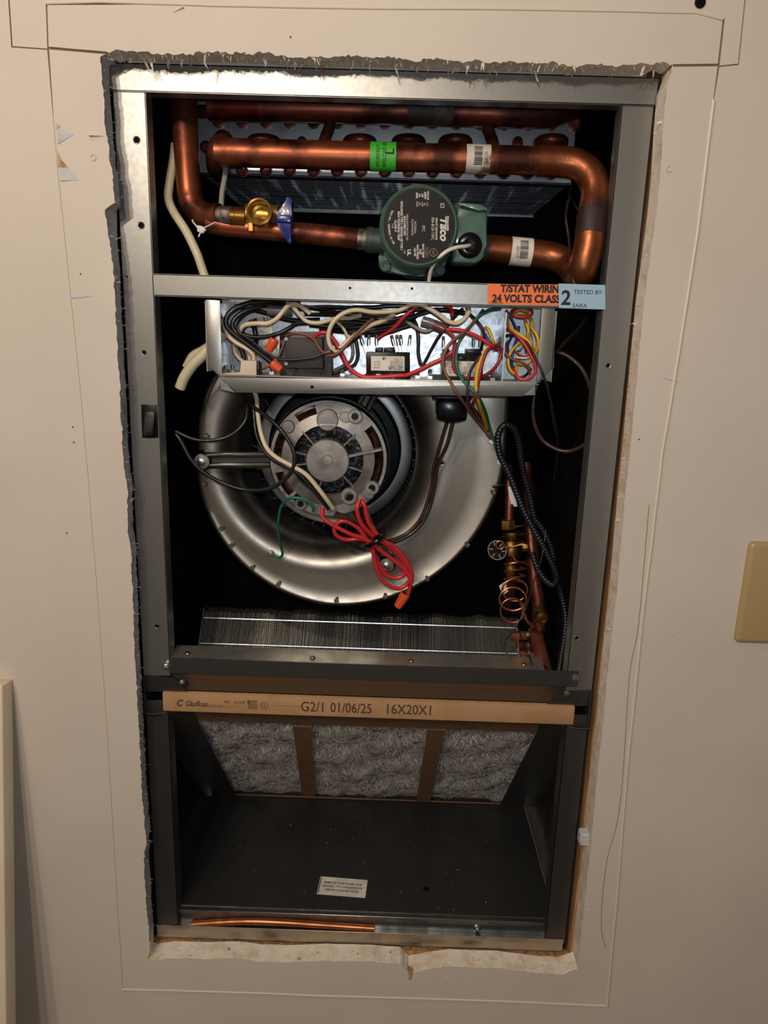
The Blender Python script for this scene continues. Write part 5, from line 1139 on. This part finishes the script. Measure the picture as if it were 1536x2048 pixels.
# suction line with service port at the far right
sl = thing('suction_line', 'dark copper suction pipe with brass service port at the right', 'pipe', A(1080, 1270, .13))
bm = NB(); tube(bm, catmull(pp([(1050, 925, .19), (1058, 1000, .18), (1062, 1080, .16), (1068, 1150, .145), (1076, 1205, .135), (1079, 1262, .126)]), 6), .0095, 18); obj('tube', bm, COPDARK, sl)
a = A(1080, 1228, .118); d = Vector((.12, -1, -.25)).normalized()
bm = NB(); lathe(bm, a, d, [(0, -.012), (.0075, -.012), (.0082, -.004), (.0070, 0), (.0082, .002), (.0085, .010), (.0066, .011), (.0066, .014), (.0050, .0145), (.0042, .011), (0, .011)], 20); obj('service_port', bm, BRASS, sl)
bm = NB(); pxprism(bm, [(998, 1172), (1012, 1162), (1020, 1180), (1006, 1192)], .128, .129, bev=.0003); tag(obj('paper_tag', bm, WHITEST, origin=A(1008, 1180, .128)), 'small white paper tag behind the copper capillary loops', 'tag')

# ------------------------------------------------------------------ wall things
sp_ = thing('switch_plate', 'ivory plastic switch plate on the wall at the right edge', 'switch plate', A(1500, 1285, WY))
bl, bt, bb = A(1471, 1285, WY - .006).x, A(1490, 1084, WY - .006).z, A(1470, 1286, WY - .006).z
bm = NB(); t = bmesh.new(); box(t, (bl, WY - .0065, bb), (bl + .118, WY, bt)); fe_ = [e for e in t.edges if any(v.co.y < WY - .004 for v in e.verts)]
bmesh.ops.bevel(t, geom=fe_, offset=.0058, segments=3, affect='EDGES', profile=.6); join(bm, t); obj('plate', bm, IVORY, sp_)
for dx in (.036, .082):
    bm = NB(); box(bm, (bl + dx - .005, WY - .0085, (bb + bt) / 2 - .012), (bl + dx + .005, WY - .006, (bb + bt) / 2 + .012), .001); tg = obj('toggle_frame', bm, IVORY, sp_)
    bm = NB(); obox(bm, (bl + dx, WY - .012, (bb + bt) / 2 + .003), X, (0, 1, .5), (0, -.5, 1), .006, .014, .009, .001); obj('toggle', bm, IVORY, sp_)
# access panel leaning on the wall
pt = A(16, 1367, WY - .012)
th = math.radians(9)
pan = thing('access_panel', 'cream sheet metal access panel leaning on the wall at lower left', 'panel', Vector((pt.x - .28, WY - .19, ZF)))
up_v = Vector((0, math.sin(th), math.cos(th))); nrm = Vector((0, -math.cos(th), math.sin(th)))
length = (pt.z - ZF) / math.cos(th)
topc = Vector((pt.x, WY - .0005, pt.z))
def pv_(x, s_, h): return Vector((pt.x + x, 0, 0)) + Vector((0, topc.y, topc.z)) - up_v * s_ + nrm * h
def pbox(bm, x0, x1, s0, s1, h0, h1, bev=.002): obox(bm, pv_((x0 + x1) / 2, (s0 + s1) / 2, (h0 + h1) / 2), X, nrm, up_v, x1 - x0, h1 - h0, s1 - s0, bev, 2)
bm = NB(); pbox(bm, -.56, 0, 0, length, .018, .024, .0028); obj('face_sheet', bm, PANEL, pan)
bm = NB(); pbox(bm, -.0025, -.0008, .001, length - .001, .0, .021, .0004); obj('folded_edge', bm, PANEL, pan)
bm = NB(); pbox(bm, -.559, -.001, .0008, .0025, .0, .021, .0004); obj('folded_edge', bm, PANEL, pan)
bm = NB(); pbox(bm, -.559, -.5575, .001, length - .001, .0, .021, .0004); obj('folded_edge', bm, PANEL, pan)
